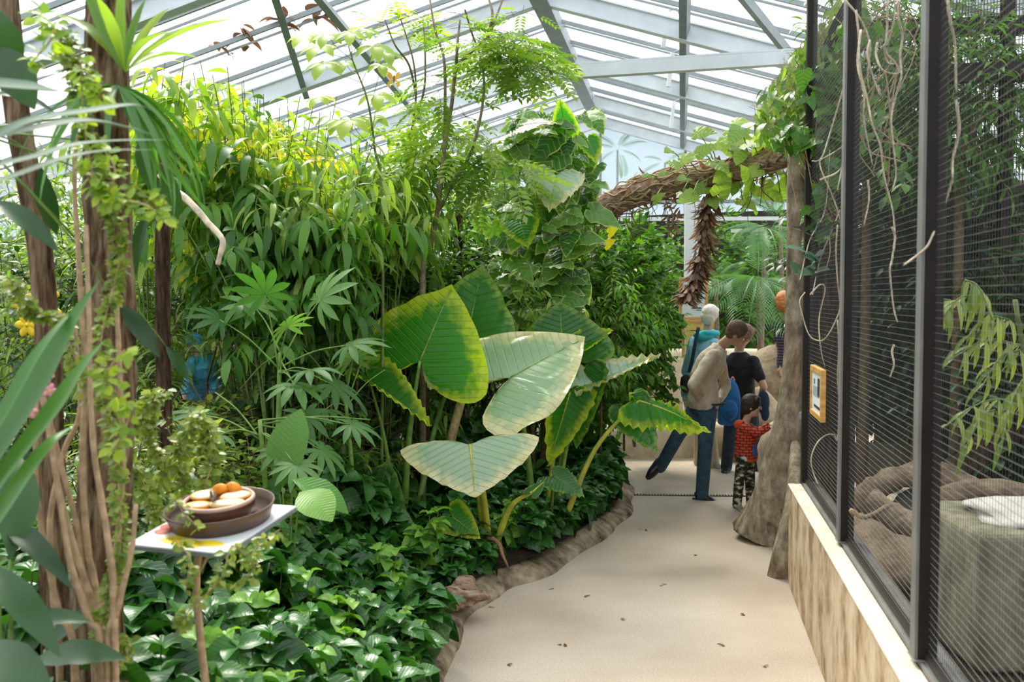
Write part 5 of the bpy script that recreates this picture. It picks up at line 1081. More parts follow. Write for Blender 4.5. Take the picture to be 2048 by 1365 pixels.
# ------------------------------------------------------------------ inside the enclosure
fa = MB(); fa.add([FL(-1, .24, .45), FL(7.0, .24, .45), FL(12.0, 5.5, .45), FL(-1, 5.5, .45)], [(0, 1, 2, 3)]); tag(fa.build('floor_enclosure', M['soil']), kind='structure')
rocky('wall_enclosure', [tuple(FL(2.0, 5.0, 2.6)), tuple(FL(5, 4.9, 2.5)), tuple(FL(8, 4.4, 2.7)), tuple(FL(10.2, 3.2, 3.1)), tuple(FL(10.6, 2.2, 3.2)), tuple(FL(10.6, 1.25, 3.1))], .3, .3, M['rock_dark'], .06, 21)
q = MB()
for (a, b_) in [(P(1700, 62, 7.5), P(2100, 48, 7.0)), (P(1900, 148, 6.6), P(2200, 138, 6.2)), (P(1760, 255, 8.5), P(1900, 250, 8.3))]: q.beam(a, b_, .07, .12)
for (x, d) in [(2010, 6.8), (1778, 9.5)]: p = P(x, 300, d); q.box((p.x, p.y, 2.4), (.07, .07, 4.2))
tag(q.build('trim_13', M['post_dark']), kind='structure')
# light grid mesh on the far side
q = MB(); a = P(1880, 150, 7.2); b_ = P(2180, 150, 6.6); n_ = 46
for i in range(n_+1): t = i/n_; p = a.lerp(b_, t); q.beam((p.x, p.y, 2.2), (p.x, p.y, 4.4), .004, .004, up=(0, 1, 0))
z = 2.2
while z < 4.4: q.beam((a.x, a.y, z), (b_.x, b_.y, z), .004, .004); z += .04
tag(q.build('back_mesh', M['wire_dark'], loc=tuple(a)), 'square wire mesh on the far side of the enclosure against the light', 'wire mesh')
def log(name, pts, r, mat, label, n=14, jit=.08, seed=1, cat='log'):
    q = MB(); ln = smooth_line(pts, 5); q.tube(ln, [r*(1+.08*math.sin(i*1.7)) for i in range(len(ln))], n, jit=jit, rng=random.Random(seed)); o = q.build(name, M[mat], smooth=True, loc=tuple(ln[0])); return tag(o, label, cat)
log('log', [P(1702, 1012, 6.2), P(1750, 978, 6.1), P(1800, 955, 6.0), P(1880, 950, 5.9), P(1950, 985, 5.8)], .075, 'log_light', 'weathered log rising right behind the nearer dark post')
log('log', [P(1735, 1000, 5.3), P(1800, 1040, 5.2), P(1880, 1065, 5.0), P(1960, 1080, 4.9), P(2060, 1090, 4.8)], .070, 'log_light', 'pale curved log lying across the front of the enclosure')
log('log', [P(1850, 1010, 5.6), P(1900, 990, 5.6), P(1960, 978, 5.6), P(2070, 990, 5.6)], .06, 'log_light', 'arching rough log between the pale curved log and the dark slanting one')
log('log', [P(1880, 985, 6.3), P(1950, 920, 6.2), P(2020, 870, 6.1), P(2100, 800, 6.0)], .12, 'bark_dark', 'thick dark slanting log in the enclosure')
log('branch', [P(1780, 1010, 4.9), P(1730, 1035, 4.8), P(1700, 1020, 4.8)], .012, 'log_light', 'thin pale branch beside the base of the farther dark post', 8, cat='branch')
q = MB(); c0 = P(1960, 1240, 4.1)
blk = Vector((2.30, 4.35, .45)); q.box(blk+Vector((0, 0, .30)), (.80, .7, .58)); o = q.build('concrete_block', M['concrete'], loc=tuple(blk)); bevel(o, .03, 3); tag(o, 'mossy square concrete block at the front right of the enclosure', 'block')
lump('pale_rock', blk+Vector((0.05, 0, .60)), (.36, .30, .05), M['concrete_top'], 31, 'flat pale stone slab lying on the mossy concrete block', 'rock', amp=.15)
lump('boulder', P(1770, 1130, 5.5), (.30, .5, .22), M['rock'], 32, 'low brown rock behind the mesh between the two dark posts', 'rock', amp=.15)
lump('boulder', P(1960, 1030, 5.9), (.5, .35, .18), M['rock_dark'], 33, 'dark low rock under the arching rough log', 'rock', amp=.2)
q = MB(); q.beam(P(1700, 925, 8.4), P(2080, 925, 8.0), .2, .32); tag(bevel(q.build('ledge', M['concrete'], loc=tuple(P(1700, 925, 8.4))), .03), 'mossy concrete ledge across the back of the enclosure', 'ledge')
pt = make_shrub('enclosure_shrub', 'dense dark green shrub inside the wire enclosure', 'shrub', 'shrubs inside the wire enclosure', 43, 2.6, (.7, .65, 1.15), 'ovate', .115, 'lf_dark', ntw=300, per=8, tlen=.35, trunk_r=.03)
sp = []
for (px, d, top) in [(1745, 9.0, 330), (1800, 8.6, 250), (1900, 8.0, 300), (1980, 7.6, 380), (2060, 7.2, 330), (1830, 9.6, 150), (1730, 9.8, 180), (2120, 6.2, 420)]:
    p = P(px, top, d); sp.append((p.x, p.y, .45, rs.uniform(0, 6), (p.z-.45)/2.6))
scatter(pt, sp)
pt = make_shrub('enclosure_tree', 'mid green tree crown above the enclosure plants', 'tree', 'tree crowns at the top of the enclosure', 44, 4.2, (.75, .6, .8), 'lance', .13, 'lf_mid', ntw=230, per=8, tlen=.35, droop=.5, trunk_r=.05)
sp = []
for (px, d, top) in [(1740, 7.6, -40), (1850, 7.4, -30), (1925, 6.9, 0), (1790, 8.6, 40)]:
    p = P(px, top, d); sp.append((p.x, p.y, .45, rs.uniform(0, 6), (p.z-.45)/4.2))
scatter(pt, sp)
rg = random.Random(45)
def f(L, mb):
    for (x0, y0, x1, y1) in [(1930, 560, 1985, 640), (1960, 600, 1880, 640), (2040, 690, 1900, 720), (2040, 700, 1960, 780), (2045, 760, 2000, 900), (1990, 820, 1930, 900), (2045, 800, 1880, 860), (2020, 640, 1930, 680), (1900, 600, 1860, 660)]:
        a = P(x0, y0, 4.9); b_ = P(x1, y1, 4.7); ln = smooth_line([a, a.lerp(b_, .5)+Vector((0, 0, .06)), b_], 5); mb.tube(ln, .004, 5)
        for k in range(13):
            p = ln[int(k/13*(len(ln)-1))]; s = 1 if k % 2 else -1; dd = (b_-a).normalized()*.5+Vector((s*.4, rg.uniform(-.4, .4), -.6*rg.random()))
            L.add('willow', p, dd, Vector((0, -.4, 1)), rg.uniform(.12, .2), None, 1.2)
    base = P(2060, 1000, 5.0); base.z = .45; mb.tube(smooth_line([base, P(2055, 800, 5.0), P(2030, 600, 4.95)], 5), .012, 6)
plant('bamboo_like_plant', (P(2060, 1000, 5.0).x, 5.0, .45), 'yellow-green bamboo-like plant hanging over the dark log in the enclosure', 'bamboo plant', None, f, 'lf_small', 'stem_g')
# aerial roots on the fence
roots = [([(1690, 0), (1722, 40), (1740, 90), (1735, 150), (1738, 180)], 5.0), ([(1775, 0), (1774, 60), (1771, 90), (1768, 100), (1776, 125), (1792, 128)], 4.6), ([(1722, 60), (1718, 100), (1722, 150), (1735, 200), (1745, 250), (1760, 290), (1768, 350), (1785, 420), (1790, 470)], 4.7),
 ([(1795, 0), (1797, 40), (1805, 70), (1800, 110), (1803, 150), (1795, 180), (1785, 220), (1783, 250), (1788, 300), (1792, 350), (1785, 380)], 4.5), ([(1740, 80), (1735, 110), (1745, 150), (1760, 190), (1757, 170)], 4.7), ([(1768, 90), (1775, 110), (1790, 125), (1800, 145)], 4.6),
 ([(1755, 85), (1752, 110), (1765, 140), (1790, 148), (1798, 145)], 4.5), ([(1700, 130), (1680, 200), (1650, 300), (1640, 330), (1660, 380), (1675, 420), (1680, 440)], 6.0), ([(1780, 200), (1740, 240), (1690, 290), (1640, 320), (1624, 322)], 5.8), ([(1720, 170), (1700, 260), (1690, 310), (1675, 380)], 5.5),
 ([(1895, 0), (1900, 40), (1910, 90), (1912, 180)], 3.4), ([(1912, 200), (1918, 260), (1905, 320), (1905, 350), (1903, 365), (1885, 420), (1862, 478), (1850, 498), (1825, 518), (1808, 530)], 3.45), ([(1784, 455), (1790, 475), (1784, 520), (1780, 540), (1783, 580), (1788, 620), (1795, 645)], 4.6), ([(1788, 690), (1784, 705), (1788, 730), (1780, 755)], 4.6),
 ([(1675, 450), (1672, 500), (1675, 560), (1680, 612), (1672, 640), (1655, 672), (1640, 682), (1618, 670), (1602, 620), (1600, 600), (1610, 585)], 6.3), ([(1620, 590), (1640, 570), (1650, 580), (1638, 640), (1642, 700), (1650, 735)], 6.3), ([(1675, 640), (1678, 700), (1675, 760), (1680, 820), (1674, 880), (1668, 870), (1650, 872), (1632, 890), (1622, 920), (1628, 950), (1636, 968)], 6.2),
 ([(1712, 20), (1718, 80), (1715, 130), (1728, 190), (1728, 240), (1745, 330)], 5.0), ([(1640, 360), (1680, 340), (1700, 290), (1760, 200)], 5.6), ([(1736, 360), (1738, 400), (1728, 450)], 5.0), ([(1600, 420), (1650, 450), (1660, 500), (1652, 540)], 6.8), ([(1775, 90), (1788, 40), (1790, 0)], 4.6)]
q = None
for i, (pts, d) in enumerate(roots):
    q = MB(); ln = smooth_line([P(x, y, d+.02*math.sin(k*1.9+i)) for k, (x, y) in enumerate(pts)], 5); q.tube(ln, taper(len(ln), .0055, .0035), 6)
    desc = {10: 'straight upper root right of the nearest post', 11: 'long curved root hanging across the nearest post', 12: 'pale root with a bend halfway up the middle bay', 13: 'short root tip low in the middle bay', 14: 'thick looped root hanging in front of the far post', 15: 'thin root dropping to the framed sign', 16: 'long root curling onto the sill at the far post'}.get(i)
    o = q.build('aerial_root', M['root_tan'], smooth=True, loc=tuple(ln[0])); tag(o, desc or 'tan aerial root hanging in the tangle at the top of the fence', 'root', 'aerial roots hanging on the fence')
# leafy vine curtain on the arch and posts
def blob_vine(label, blobs, d, kind, size, mat, seed, smat='stem_tan', droop=.6, name='vine_curtain', wf=1, jd=.3, nst=8):
    rg = random.Random(seed)
    def f(L, mb):
        anchors = []
        for (x, y, rx, ry, n) in blobs:
            c = P(x, y, d)
            anchors.append(c)
            for i in range(n):
                a = rg.uniform(0, 6.28); q = rg.random()**.5; p = P(x+rx*q*math.cos(a), y+ry*q*math.sin(a), d+rg.uniform(-jd, jd)); dd = Vector((rg.uniform(-1, 1), rg.uniform(-1, .2), -droop+rg.uniform(-.5, .4))); mb.tube([p-dd.normalized()*.06, p], .002, 3, cap=False); L.add(kind, p, dd, Vector((0, -.4, .9))+rv(rg)*.4, size*rg.uniform(.6, 1.2), None, wf)
        for k in range(nst):
            ln = smooth_line([a+rv(rg)*.12 for a in anchors], 5) if len(anchors) > 1 else [anchors[0], anchors[0]+Vector((0, 0, .1))]; mb.tube(ln, .004, 5, cap=False)
    return plant(name, P(blobs[0][0], blobs[0][1], d), label, 'vine', None, f, mat, smat)
blob_vine('yellow-green vine curtain draped over the dark arch at the fence top', [(1700, 20, 40, 40, 60), (1660, 90, 45, 50, 140), (1620, 140, 55, 50, 200), (1595, 190, 60, 45, 190), (1565, 235, 60, 40, 130), (1650, 200, 35, 80, 150), (1632, 280, 35, 60, 120)], 7.2, 'lance', .11, 'lf_yel2', 95, wf=1.6)
blob_vine('darker heart-leaved vine below the yellow-green curtain by the far post', [(1640, 160, 40, 50, 40), (1645, 260, 35, 60, 60), (1650, 340, 25, 50, 34), (1640, 430, 25, 60, 18), (1590, 270, 60, 30, 50)], 6.9, 'heart', .12, 'lf_mid', 96)
blob_vine('leafy sprigs over the tangle of roots between the two dark posts', [(1720, 60, 40, 50, 40), (1790, 60, 25, 60, 22), (1740, 230, 50, 60, 26), (1790, 330, 30, 80, 18)], 5.5, 'ovate', .10, 'lf_mid', 97)
vine('vine of grey-green round leaves hanging beside the looped root', [[(1660, 300), (1650, 420), (1620, 480), (1600, 560)], [(1680, 420), (1660, 470), (1640, 520), (1625, 590)]], 6.5, 'heart', .10, 'lf_strap_grey', 'root_tan', 98, 1.6, droop=.1, r=.004, jd=.05, name='hanging_vine')

# ------------------------------------------------------------------ log bridging the path with vines
lb = empty('overhead_log', P(1250, 395, 9.6), 'shaggy brown log spanning the path above the visitors', 'log')
q = MB(); ln = smooth_line([P(1195, 425, 9.7), P(1250, 396, 9.6), (P(1330, 372, 9.4)), P(1420, 350, 9.2), P(1500, 335, 9.0), P(1600, 305, 8.7), P(1640, 290, 8.6)], 5); q.tube(ln, taper(len(ln), .135, .085), 16, jit=.10, rng=random.Random(5)); q.build('trunk', M['log'], lb, smooth=True)
rg = random.Random(66); q = MB()
for i in range(70):
    a = rg.randrange(0, len(ln)-9) if rg.random() < .75 else rg.randrange(0, len(ln)-4); m_ = rg.randint(3, 8); pts = []
    th = rg.uniform(0, 6.28); rr = .135-.05*a/len(ln)+.01
    for k in range(m_):
        b_ = min(a+k, len(ln)-1); th += rg.uniform(-.3, .5); pts.append(ln[b_]+Vector((0, math.cos(th)*rr*rg.uniform(1, 1.25), math.sin(th)*rr*rg.uniform(1, 1.25))))
    q.tube(smooth_line(pts, 3), rg.uniform(.004, .011), 5)
q.build('climbing_stems', M['stem_tan'], lb, smooth=True)
q = MB()
for i in range(46):
    a = int(rg.random()**1.6*(len(ln)-3)); p = ln[a]+Vector((rg.uniform(-.05, .05), rg.uniform(-.1, .05), -.1)); L_ = rg.uniform(.08, .4); q.tube(smooth_line([p, p+Vector((rg.uniform(-.05, .05), rg.uniform(-.03, .03), -L_*.5)), p+Vector((rg.uniform(-.08, .08), 0, -L_))], 3), rg.uniform(.002, .006), 4)
q.build('hanging_fibres', M['stem'], lb, smooth=True)
L = Leaves()
for i in range(120):
    a = int(rg.random()**1.5*(len(ln)-6)); p = ln[a]+Vector((rg.uniform(-.08, .08), rg.uniform(-.16, .02), rg.uniform(-.12, .16))); L.add('lance', p, rv(rg)+Vector((0, 0, -.4)), rv(rg), rg.uniform(.06, .15), rg.random(), 1.3)
L.build('dead_leaves', M['lf_brown'], lb)
def f(L, mb):
    pts = [(1290, 350, .1), (1330, 345, .12), (1365, 320, .2), (1372, 355, .16), (1430, 325, .26), (1395, 265, .22), (1400, 305, .2), (1460, 275, .36), (1500, 285, .3), (1520, 300, .28), (1480, 300, .26), (1540, 285, .26), (1550, 260, .24), (1560, 310, .22), (1410, 375, .2), (1385, 390, .2), (1440, 385, .24), (1500, 380, .34), (1525, 375, .3), (1560, 340, .2), (1580, 330, .2), (1600, 330, .2), (1590, 290, .22), (1340, 300, .14), (1455, 300, .2), (1545, 345, .2), (1575, 360, .2), (1470, 365, .22), (1365, 385, .16), (1480, 260, .26), (1510, 250, .24), (1535, 240, .22), (1495, 320, .2), (1515, 340, .2), (1420, 295, .2), (1345, 325, .16), (1450, 345, .2), (1560, 385, .22), (1485, 400, .22), (1425, 400, .18), (1310, 400, .14), (1590, 260, .2), (1470, 245, .18)]
    for (x, y, s) in pts:
        p = P(x, y, 9.0+rg.uniform(-.25, .15)); k = min(range(len(ln)), key=lambda i: (ln[i]-p).length); mb.tube(smooth_line([ln[k], ln[k].lerp(p, .6)+Vector((0, -.04, .03)), p], 3), .005, 5); L.add('pothos', p, Vector((rg.uniform(-1, 1), -.5, rg.uniform(-.5, .6))), Vector((rg.uniform(-.3, .3), -.8, .5)), s*.82, rg.uniform(.3, 1))
plant('log_pothos', ln[10]*1, 'heart-leaved climber growing along the log over the path', 'climbing plant', None, f, 'lf_yel2', 'petiole')
rg = random.Random(67)
def f(L, mb):
    pts = [P(1425, 380, 9.2), P(1412, 430, 9.2), P(1405, 500, 9.2), P(1388, 560, 9.2), P(1372, 600, 9.2)]; l2 = smooth_line(pts, 5); mb.tube(l2, .03, 7)
    for i in range(560):
        t = rg.random()**.8*(len(l2)-1.01); a = int(t); p = l2[a]; sd = rv(rg); sd.z = 0; L.add('lance', p+sd*rg.uniform(.0, .11), Vector((sd.x*.5+rg.uniform(-.3, .3), sd.y*.5-.1, -1+rg.uniform(-.2, .6))), -sd, rg.uniform(.08, .16), None, 1.3)
    for i in range(60):
        a = P(1345+rg.uniform(-12, 15), 400+rg.uniform(0, 60), 9.3); L.add('lance', a, rv(rg)+Vector((0, 0, -.8)), rv(rg), rg.uniform(.06, .11))
plant('hanging_dead_leaves', P(1412, 430, 9.2), 'long hanging tassel of curled dead brown leaves in front of the notice boards', 'dead leaves', None, f, 'lf_brown2', 'stem')
# yellow leaves in the ivy, single sprigs
L = Leaves(); 
for (x, y) in [(1219, 466), (1213, 490)]: L.add('heart', P(x, y, 9.2), (.3, -.4, .2), (0, -.9, .3), .12, .8)
tag(L.build('yellow_leaves', M['lf_gold'], None, tuple(P(1219, 466, 9.2))), 'pair of yellow heart-shaped leaves in front of the ivy', 'leaves')
# pothos leaves that stand out
def single(nm, A, B, N, w, mt, label, opt=None):
    v, f_, d_, mid = big_leaf(A, B, N, w, **(opt or {})); o = empty(nm, A, label, 'climbing plant leaf'); mesh_obj('blade', v, f_, M[mt], o, True, d_); s_ = MB(); s_.tube(mid, taper(len(mid), .006, .002), 5); s_.tube(smooth_line([Vector(A)+Vector((.02, .5, -.25)), Vector(A)+Vector((0, .2, -.12)), A], 4), .006, 6); s_.build('stalk', M['petiole'], o, smooth=True)
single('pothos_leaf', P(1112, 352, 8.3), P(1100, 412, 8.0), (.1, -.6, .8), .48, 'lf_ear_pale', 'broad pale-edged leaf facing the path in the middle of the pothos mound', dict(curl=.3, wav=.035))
single('pothos_leaf', P(1130, 255, 8.5), P(1120, 195, 8.5), (.35, -.9, .1), .26, 'lf_ear', 'upright bright yellow-green leaf on top of the pothos mound', dict(curl=.1, foldv=.1))
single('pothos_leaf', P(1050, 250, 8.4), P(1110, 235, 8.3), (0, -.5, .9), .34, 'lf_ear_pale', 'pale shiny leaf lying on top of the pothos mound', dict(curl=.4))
single('pothos_leaf', P(1040, 445, 8.3), P(1055, 490, 8.1), (-.1, -.8, .5), .34, 'lf_ear', 'green leaf with lighter streaks low on the left of the pothos mound', dict(curl=.3, wav=.03))
single('pothos_leaf', P(1175, 280, 8.7), P(1195, 320, 8.5), (.2, -.8, .5), .26, 'lf_ear', 'bright green leaf at the right shoulder of the pothos mound', dict(curl=.3))

# ------------------------------------------------------------------ palms at the back
def palm(name, base, crown, tips, label, mat='lf_palm', d=13, seed=1):
    o = empty(name, base, label, 'palm'); q = MB(); ln = smooth_line([base, Vector(base).lerp(crown, .6), crown], 5); q.tube(ln, taper(len(ln), .04, .025), 8); q.build('stem', M['stem_grey'], o, smooth=True)
    for i, tp in enumerate(tips):
        v = Vector(tp)-Vector(crown); L = Leaves(); L.add('frond', crown, v+Vector((0, 0, v.length*.75)), Vector((0, -.35, 1)) if abs(v.x) > .2 else Vector((0, -1, .5)), v.length*1.22, .3+.1*(i % 5)); L.build('frond', M[mat], o)
    return o
c = P(1520, 590, 13.0); b_ = Vector((c.x+.1, 13.2, .3))
palm('feather_palm', b_, P(1515, 560, 13.2), [P(1440, 640, 12.6), P(1462, 660, 12.6), P(1508, 700, 12.5), P(1545, 690, 12.6), P(1470, 600, 12.8), P(1560, 640, 12.8), P(1500, 640, 12.4), P(1580, 600, 13), P(1530, 470, 13.2)], 'feather palm with fronds arching down over the light wall behind the visitors')
palm('feather_palm', Vector((P(1530, 500, 14).x, 14.2, .3)), P(1530, 455, 14.0), [P(1485, 500, 13.7), P(1500, 515, 13.6), P(1470, 480, 13.8), P(1560, 500, 13.8), P(1545, 530, 13.6), P(1520, 530, 13.6)], 'smaller feather palm with a fan of fronds under the short white bar')
palm('feather_palm', Vector((P(1440, 600, 14).x, 14.0, .3)), P(1432, 560, 13.6), [P(1400, 590, 13.3), P(1455, 545, 13.4), P(1470, 570, 13.3), P(1415, 540, 13.5), P(1440, 610, 13.2), P(1395, 560, 13.4)], 'low dark palm right of the notice boards')
palm('feather_palm', Vector((P(1575, 600, 14.5).x, 14.5, .3)), P(1560, 440, 14.5), [P(1530, 400, 14.2), P(1600, 400, 14.2), P(1500, 420, 14.2), P(1610, 470, 14.2), P(1490, 380, 14.4), P(1560, 380, 14.4)], 'palm rising behind the log at the far right of the path')

palm('feather_palm', Vector((P(1235, 300, 26).x, 26.0, 0)), P(1235, 300, 26), [P(1200, 270, 26), P(1215, 330, 26), P(1265, 330, 26), P(1285, 290, 26), P(1240, 350, 26), P(1255, 265, 26), P(1190, 300, 26)], 'palm outside, its grey shadow showing through the frosted gable')
palm('feather_palm', Vector((P(1330, 330, 27).x, 27.0, 0)), P(1330, 325, 27), [P(1295, 320, 27), P(1300, 360, 27), P(1365, 350, 27), P(1370, 310, 27), P(1340, 370, 27)], 'lower palm outside the gable, right of its taller neighbour')

# ------------------------------------------------------------------ people
def loft(mb, secs, n=20):
    """secs: (centre, side vector, half width, half depth)"""
    v = []; m = len(secs)
    for i, (c, sd, rx, ry) in enumerate(secs):
        a = Vector(secs[min(i+1, m-1)][0])-Vector(secs[max(i-1, 0)][0]); a.normalize(); sd = Vector(sd); sd = (sd-a*sd.dot(a)).normalized(); w = a.cross(sd)
        for k in range(n):
            t = 2*math.pi*k/n; ct, st_ = math.cos(t), math.sin(t); v.append(Vector(c)+sd*(rx*abs(ct)**.85*(1 if ct > 0 else -1))+w*(ry*abs(st_)**.85*(1 if st_ > 0 else -1)))
    f = [(i*n+k, i*n+(k+1) % n, (i+1)*n+(k+1) % n, (i+1)*n+k) for i in range(m-1) for k in range(n)]+[tuple(reversed(range(n))), tuple(range((m-1)*n, m*n))]
    mb.add(v, f)
def limb(mb, pts, rr, n=14):
    """tapering limb with rounded joints"""
    ln = smooth_line(pts, 5); k = len(ln); m = len(rr)-1; rad = []
    for i in range(k): t = i/(k-1)*m; a = min(int(t), m-1); rad.append(rr[a]+(rr[a+1]-rr[a])*(t-a))
    mb.tube(ln, rad, n); mb.ball(ln[0], rr[0], n, 8); mb.ball(ln[-1], rr[-1], n, 8)
def hand(mb, w, d, nrm, s=1, curl=.5, side=1):
    """palm and five separate fingers from wrist w along d, nrm = back of the hand"""
    d = Vector(d).normalized(); nrm = Vector(nrm); nrm = (nrm-d*nrm.dot(d)).normalized(); x = d.cross(nrm); R = Matrix((x, d, nrm)).transposed(); w = Vector(w)
    mb.ball(w+d*.045*s, (.040*s, .052*s, .017*s), 12, 8, R)
    for i, (ox, L) in enumerate([(-.030, .062), (-.010, .072), (.010, .068), (.029, .052)]):
        p = w+d*.082*s+x*ox*s; p1 = p+(d-nrm*curl*.4).normalized()*L*.45*s; p2 = p1+(d-nrm*curl*1.1).normalized()*L*.32*s; p3 = p2+(d-nrm*curl*1.9).normalized()*L*.26*s
        mb.tube([p-d*.02*s, p, p1, p2, p3], [.0095*s, .0095*s, .0088*s, .008*s, .0055*s], 8)
    p = w+d*.025*s-x*.030*s*side; p1 = p+(d*.7-x*.8*side-nrm*.3).normalized()*.034*s; p2 = p1+(d-x*.3*side-nrm*.4).normalized()*.028*s
    mb.tube([p, p1, p2], [.013*s, .011*s, .008*s], 8); mb.ball(p, .014*s, 8, 6)
def person(label, J, C, s=1.0, hair='short', extra=None):
    """J joints (world points), C materials, s body scale"""
    V_ = {k: Vector(v) for k, v in J.items()}; hd = V_['head']; fw = V_['face'].normalized(); nk = V_['neck']
    ua = (hd-nk).normalized(); side = fw.cross(ua).normalized(); up = side.cross(fw).normalized(); Rh = Matrix((side, fw, up)).transposed(); q_ = s*C.get('hs', 1.05); H = lambda x, y, z: hd+Rh @ Vector((x*q_, y*q_, z*q_))
    foot = min(V_['aL'].z, V_['aR'].z); o = empty('person', (V_['pelvis'].x, V_['pelvis'].y, max(0, foot-.09*s)), label, 'person')
    shs = (V_['sR']-V_['sL']); hps = (V_['hR']-V_['hL']); sm = (V_['sR']+V_['sL'])/2; pv = V_['pelvis']; ws = pv.lerp(sm, .42)
    if 'spine' in V_: ws = V_['spine']
    def torso(mb, e, top=1.0, low=-.10):
        # a soft tapering column from hips to neck
        a = (ws-pv).normalized()
        loft(mb, [(pv+a*low*s, hps, (.150*s+e), (.105*s+e)), (pv, hps, .165*s+e, .118*s+e), (pv.lerp(ws, .55), hps, .150*s+e, .108*s+e), (ws, (hps.normalized()+shs.normalized()), .145*s+e, .108*s+e), (ws.lerp(sm, .5), shs, .165*s+e, .122*s+e), (ws.lerp(sm, .85), shs, .170*s+e, .110*s+e), (sm+(nk-sm)*.35, shs, .130*s+e*.8, .085*s+e*.6), (sm+(nk-sm)*.8, shs, .070*s+e*.5, .065*s+e*.5)])
    # continuous skin body
    b = MB(); torso(b, -.012*s); b.tube([sm+(nk-sm)*.5, nk, nk.lerp(hd, .7)], [.062*s, .055*s, .052*s], 14)
    b.ball(H(0, -.008, .025), (.076*q_, .094*q_, .095*q_), 20, 14, Rh); b.ball(H(0, .022, -.045), (.056*q_, .066*q_, .068*q_), 16, 10, Rh)
    b.tube([H(0, .082, .022), H(0, .102, -.008), H(0, .100, -.022)], [.009*q_, .014*q_, .013*q_], 8); b.ball(H(0, .078, -.058), (.024*q_, .012*q_, .008*q_), 10, 6, Rh); b.ball(H(0, .075, -.088), (.022*q_, .016*q_, .016*q_), 10, 6, Rh)
    for sg_ in (-1, 1): b.ball(H(sg_*.076, -.005, -.004), (.010*q_, .018*q_, .030*q_), 10, 8, Rh); b.ball(H(sg_*.034, .060, -.022), (.022*q_, .018*q_, .02*q_), 8, 6, Rh)
    for k in 'LR':
        limb(b, [V_['s'+k], V_['e'+k]], [.050*s, .048*s, .040*s]); limb(b, [V_['e'+k], V_['w'+k]], [.040*s, .038*s, .026*s])
        limb(b, [V_['h'+k], V_['k'+k]], [.080*s, .074*s, .054*s]); limb(b, [V_['k'+k], V_['a'+k]], [.052*s, .050*s, .034*s])
        hdv = V_['w'+k]-V_['e'+k] if 'hd'+k not in V_ else V_['hd'+k]; hn = V_.get('hn'+k, Vector((0, 0, 1))); hand(b, V_['w'+k], hdv, hn, s, .5, 1 if k == 'R' else -1)
        b.ball(V_['a'+k], .036*s, 10, 8)
    body = b.build('body', M[C['skin']], o, smooth=True); remesh(body, .0075 if s > .8 else .006, 3)
    # eyes, ears stay part of the head
    e = MB()
    for sg_ in (-1, 1): e.ball(H(sg_*.032, .078, .004), (.014*q_, .010*q_, .009*q_), 10, 8, Rh)
    e.build('eyes', M['white'], body, smooth=True)
    e = MB()
    for sg_ in (-1, 1): e.ball(H(sg_*.032, .086, .004), .006*q_, 8, 6); e.box(H(sg_*.033, .088, .024), (.026*q_, .006*q_, .006*q_), Rh)
    e.build('pupils_and_brows', M['hair_b'], body, smooth=True)
    # hair
    h = MB(); t_ = {'short': .006, 'full': .016, 'bushy': .026}[hair]*1.0
    h.ball(H(0, -.016, .034), ((.078+t_)*q_, (.090+t_)*q_, (.088+t_)*q_), 22, 16, Rh)
    if hair != 'short': h.ball(H(0, -.045, -.01), ((.070+t_)*q_, (.060+t_)*q_, (.075+t_)*q_), 18, 12, Rh); h.ball(H(0, .045, .085), ((.060+t_)*q_, .04*q_, (.022+t_)*q_), 12, 8, Rh)
    else: h.ball(H(0, -.04, .0), (.075*q_, .060*q_, .075*q_), 18, 12, Rh)
    if hair == 'bushy':
        rg_ = random.Random(9)
        for i in range(60): v = rv(rg_); h.ball(H(v.x*.085, -.03+v.y*.075, .03+v.z*.08) if v.y < .4 else H(v.x*.07, -.05, .09), .021*q_, 8, 6)
    ho = h.build('hair', M[C['hair']], o, smooth=True); remesh(ho, .006, 2)
    # trousers
    t = MB(); a = (ws-pv).normalized(); loft(t, [(pv-a*.10*s, hps, .150*s, .110*s), (pv, hps, .172*s+.006, .124*s), (pv+a*.09*s, hps, .160*s, .118*s)])
    for k in 'LR': limb(t, [V_['h'+k], V_['k'+k]], [.098*s, .092*s, .072*s]); limb(t, [V_['k'+k], V_['a'+k]+(V_['a'+k]-V_['k'+k]).normalized()*.02*s], [.074*s, .072*s, .066*s])
    to = t.build('trousers', M[C['legs']], o, smooth=True); remesh(to, .010, 3)
    # top
    t = MB(); torso(t, .014*s+C.get('puff', 0), low=C.get('hem', -.09)); long = C.get('long', True)
    for k in 'LR':
        limb(t, [V_['s'+k], V_['e'+k]] if long else [V_['s'+k], V_['s'+k].lerp(V_['e'+k], .62)], [.066*s, .062*s, .056*s] if long else [.068*s, .066*s, .062*s])
        if long: limb(t, [V_['e'+k], V_['w'+k].lerp(V_['e'+k], .06)], [.056*s, .052*s, .040*s])
    to = t.build('top', M[C['top']], o, smooth=True); remesh(to, .009, 3)
    tx = bpy.data.textures.new('folds', 'CLOUDS'); tx.noise_scale = .09; dm = to.modifiers.new('folds', 'DISPLACE'); dm.texture = tx; dm.strength = .022*s; dm.mid_level = .5; bake(to)
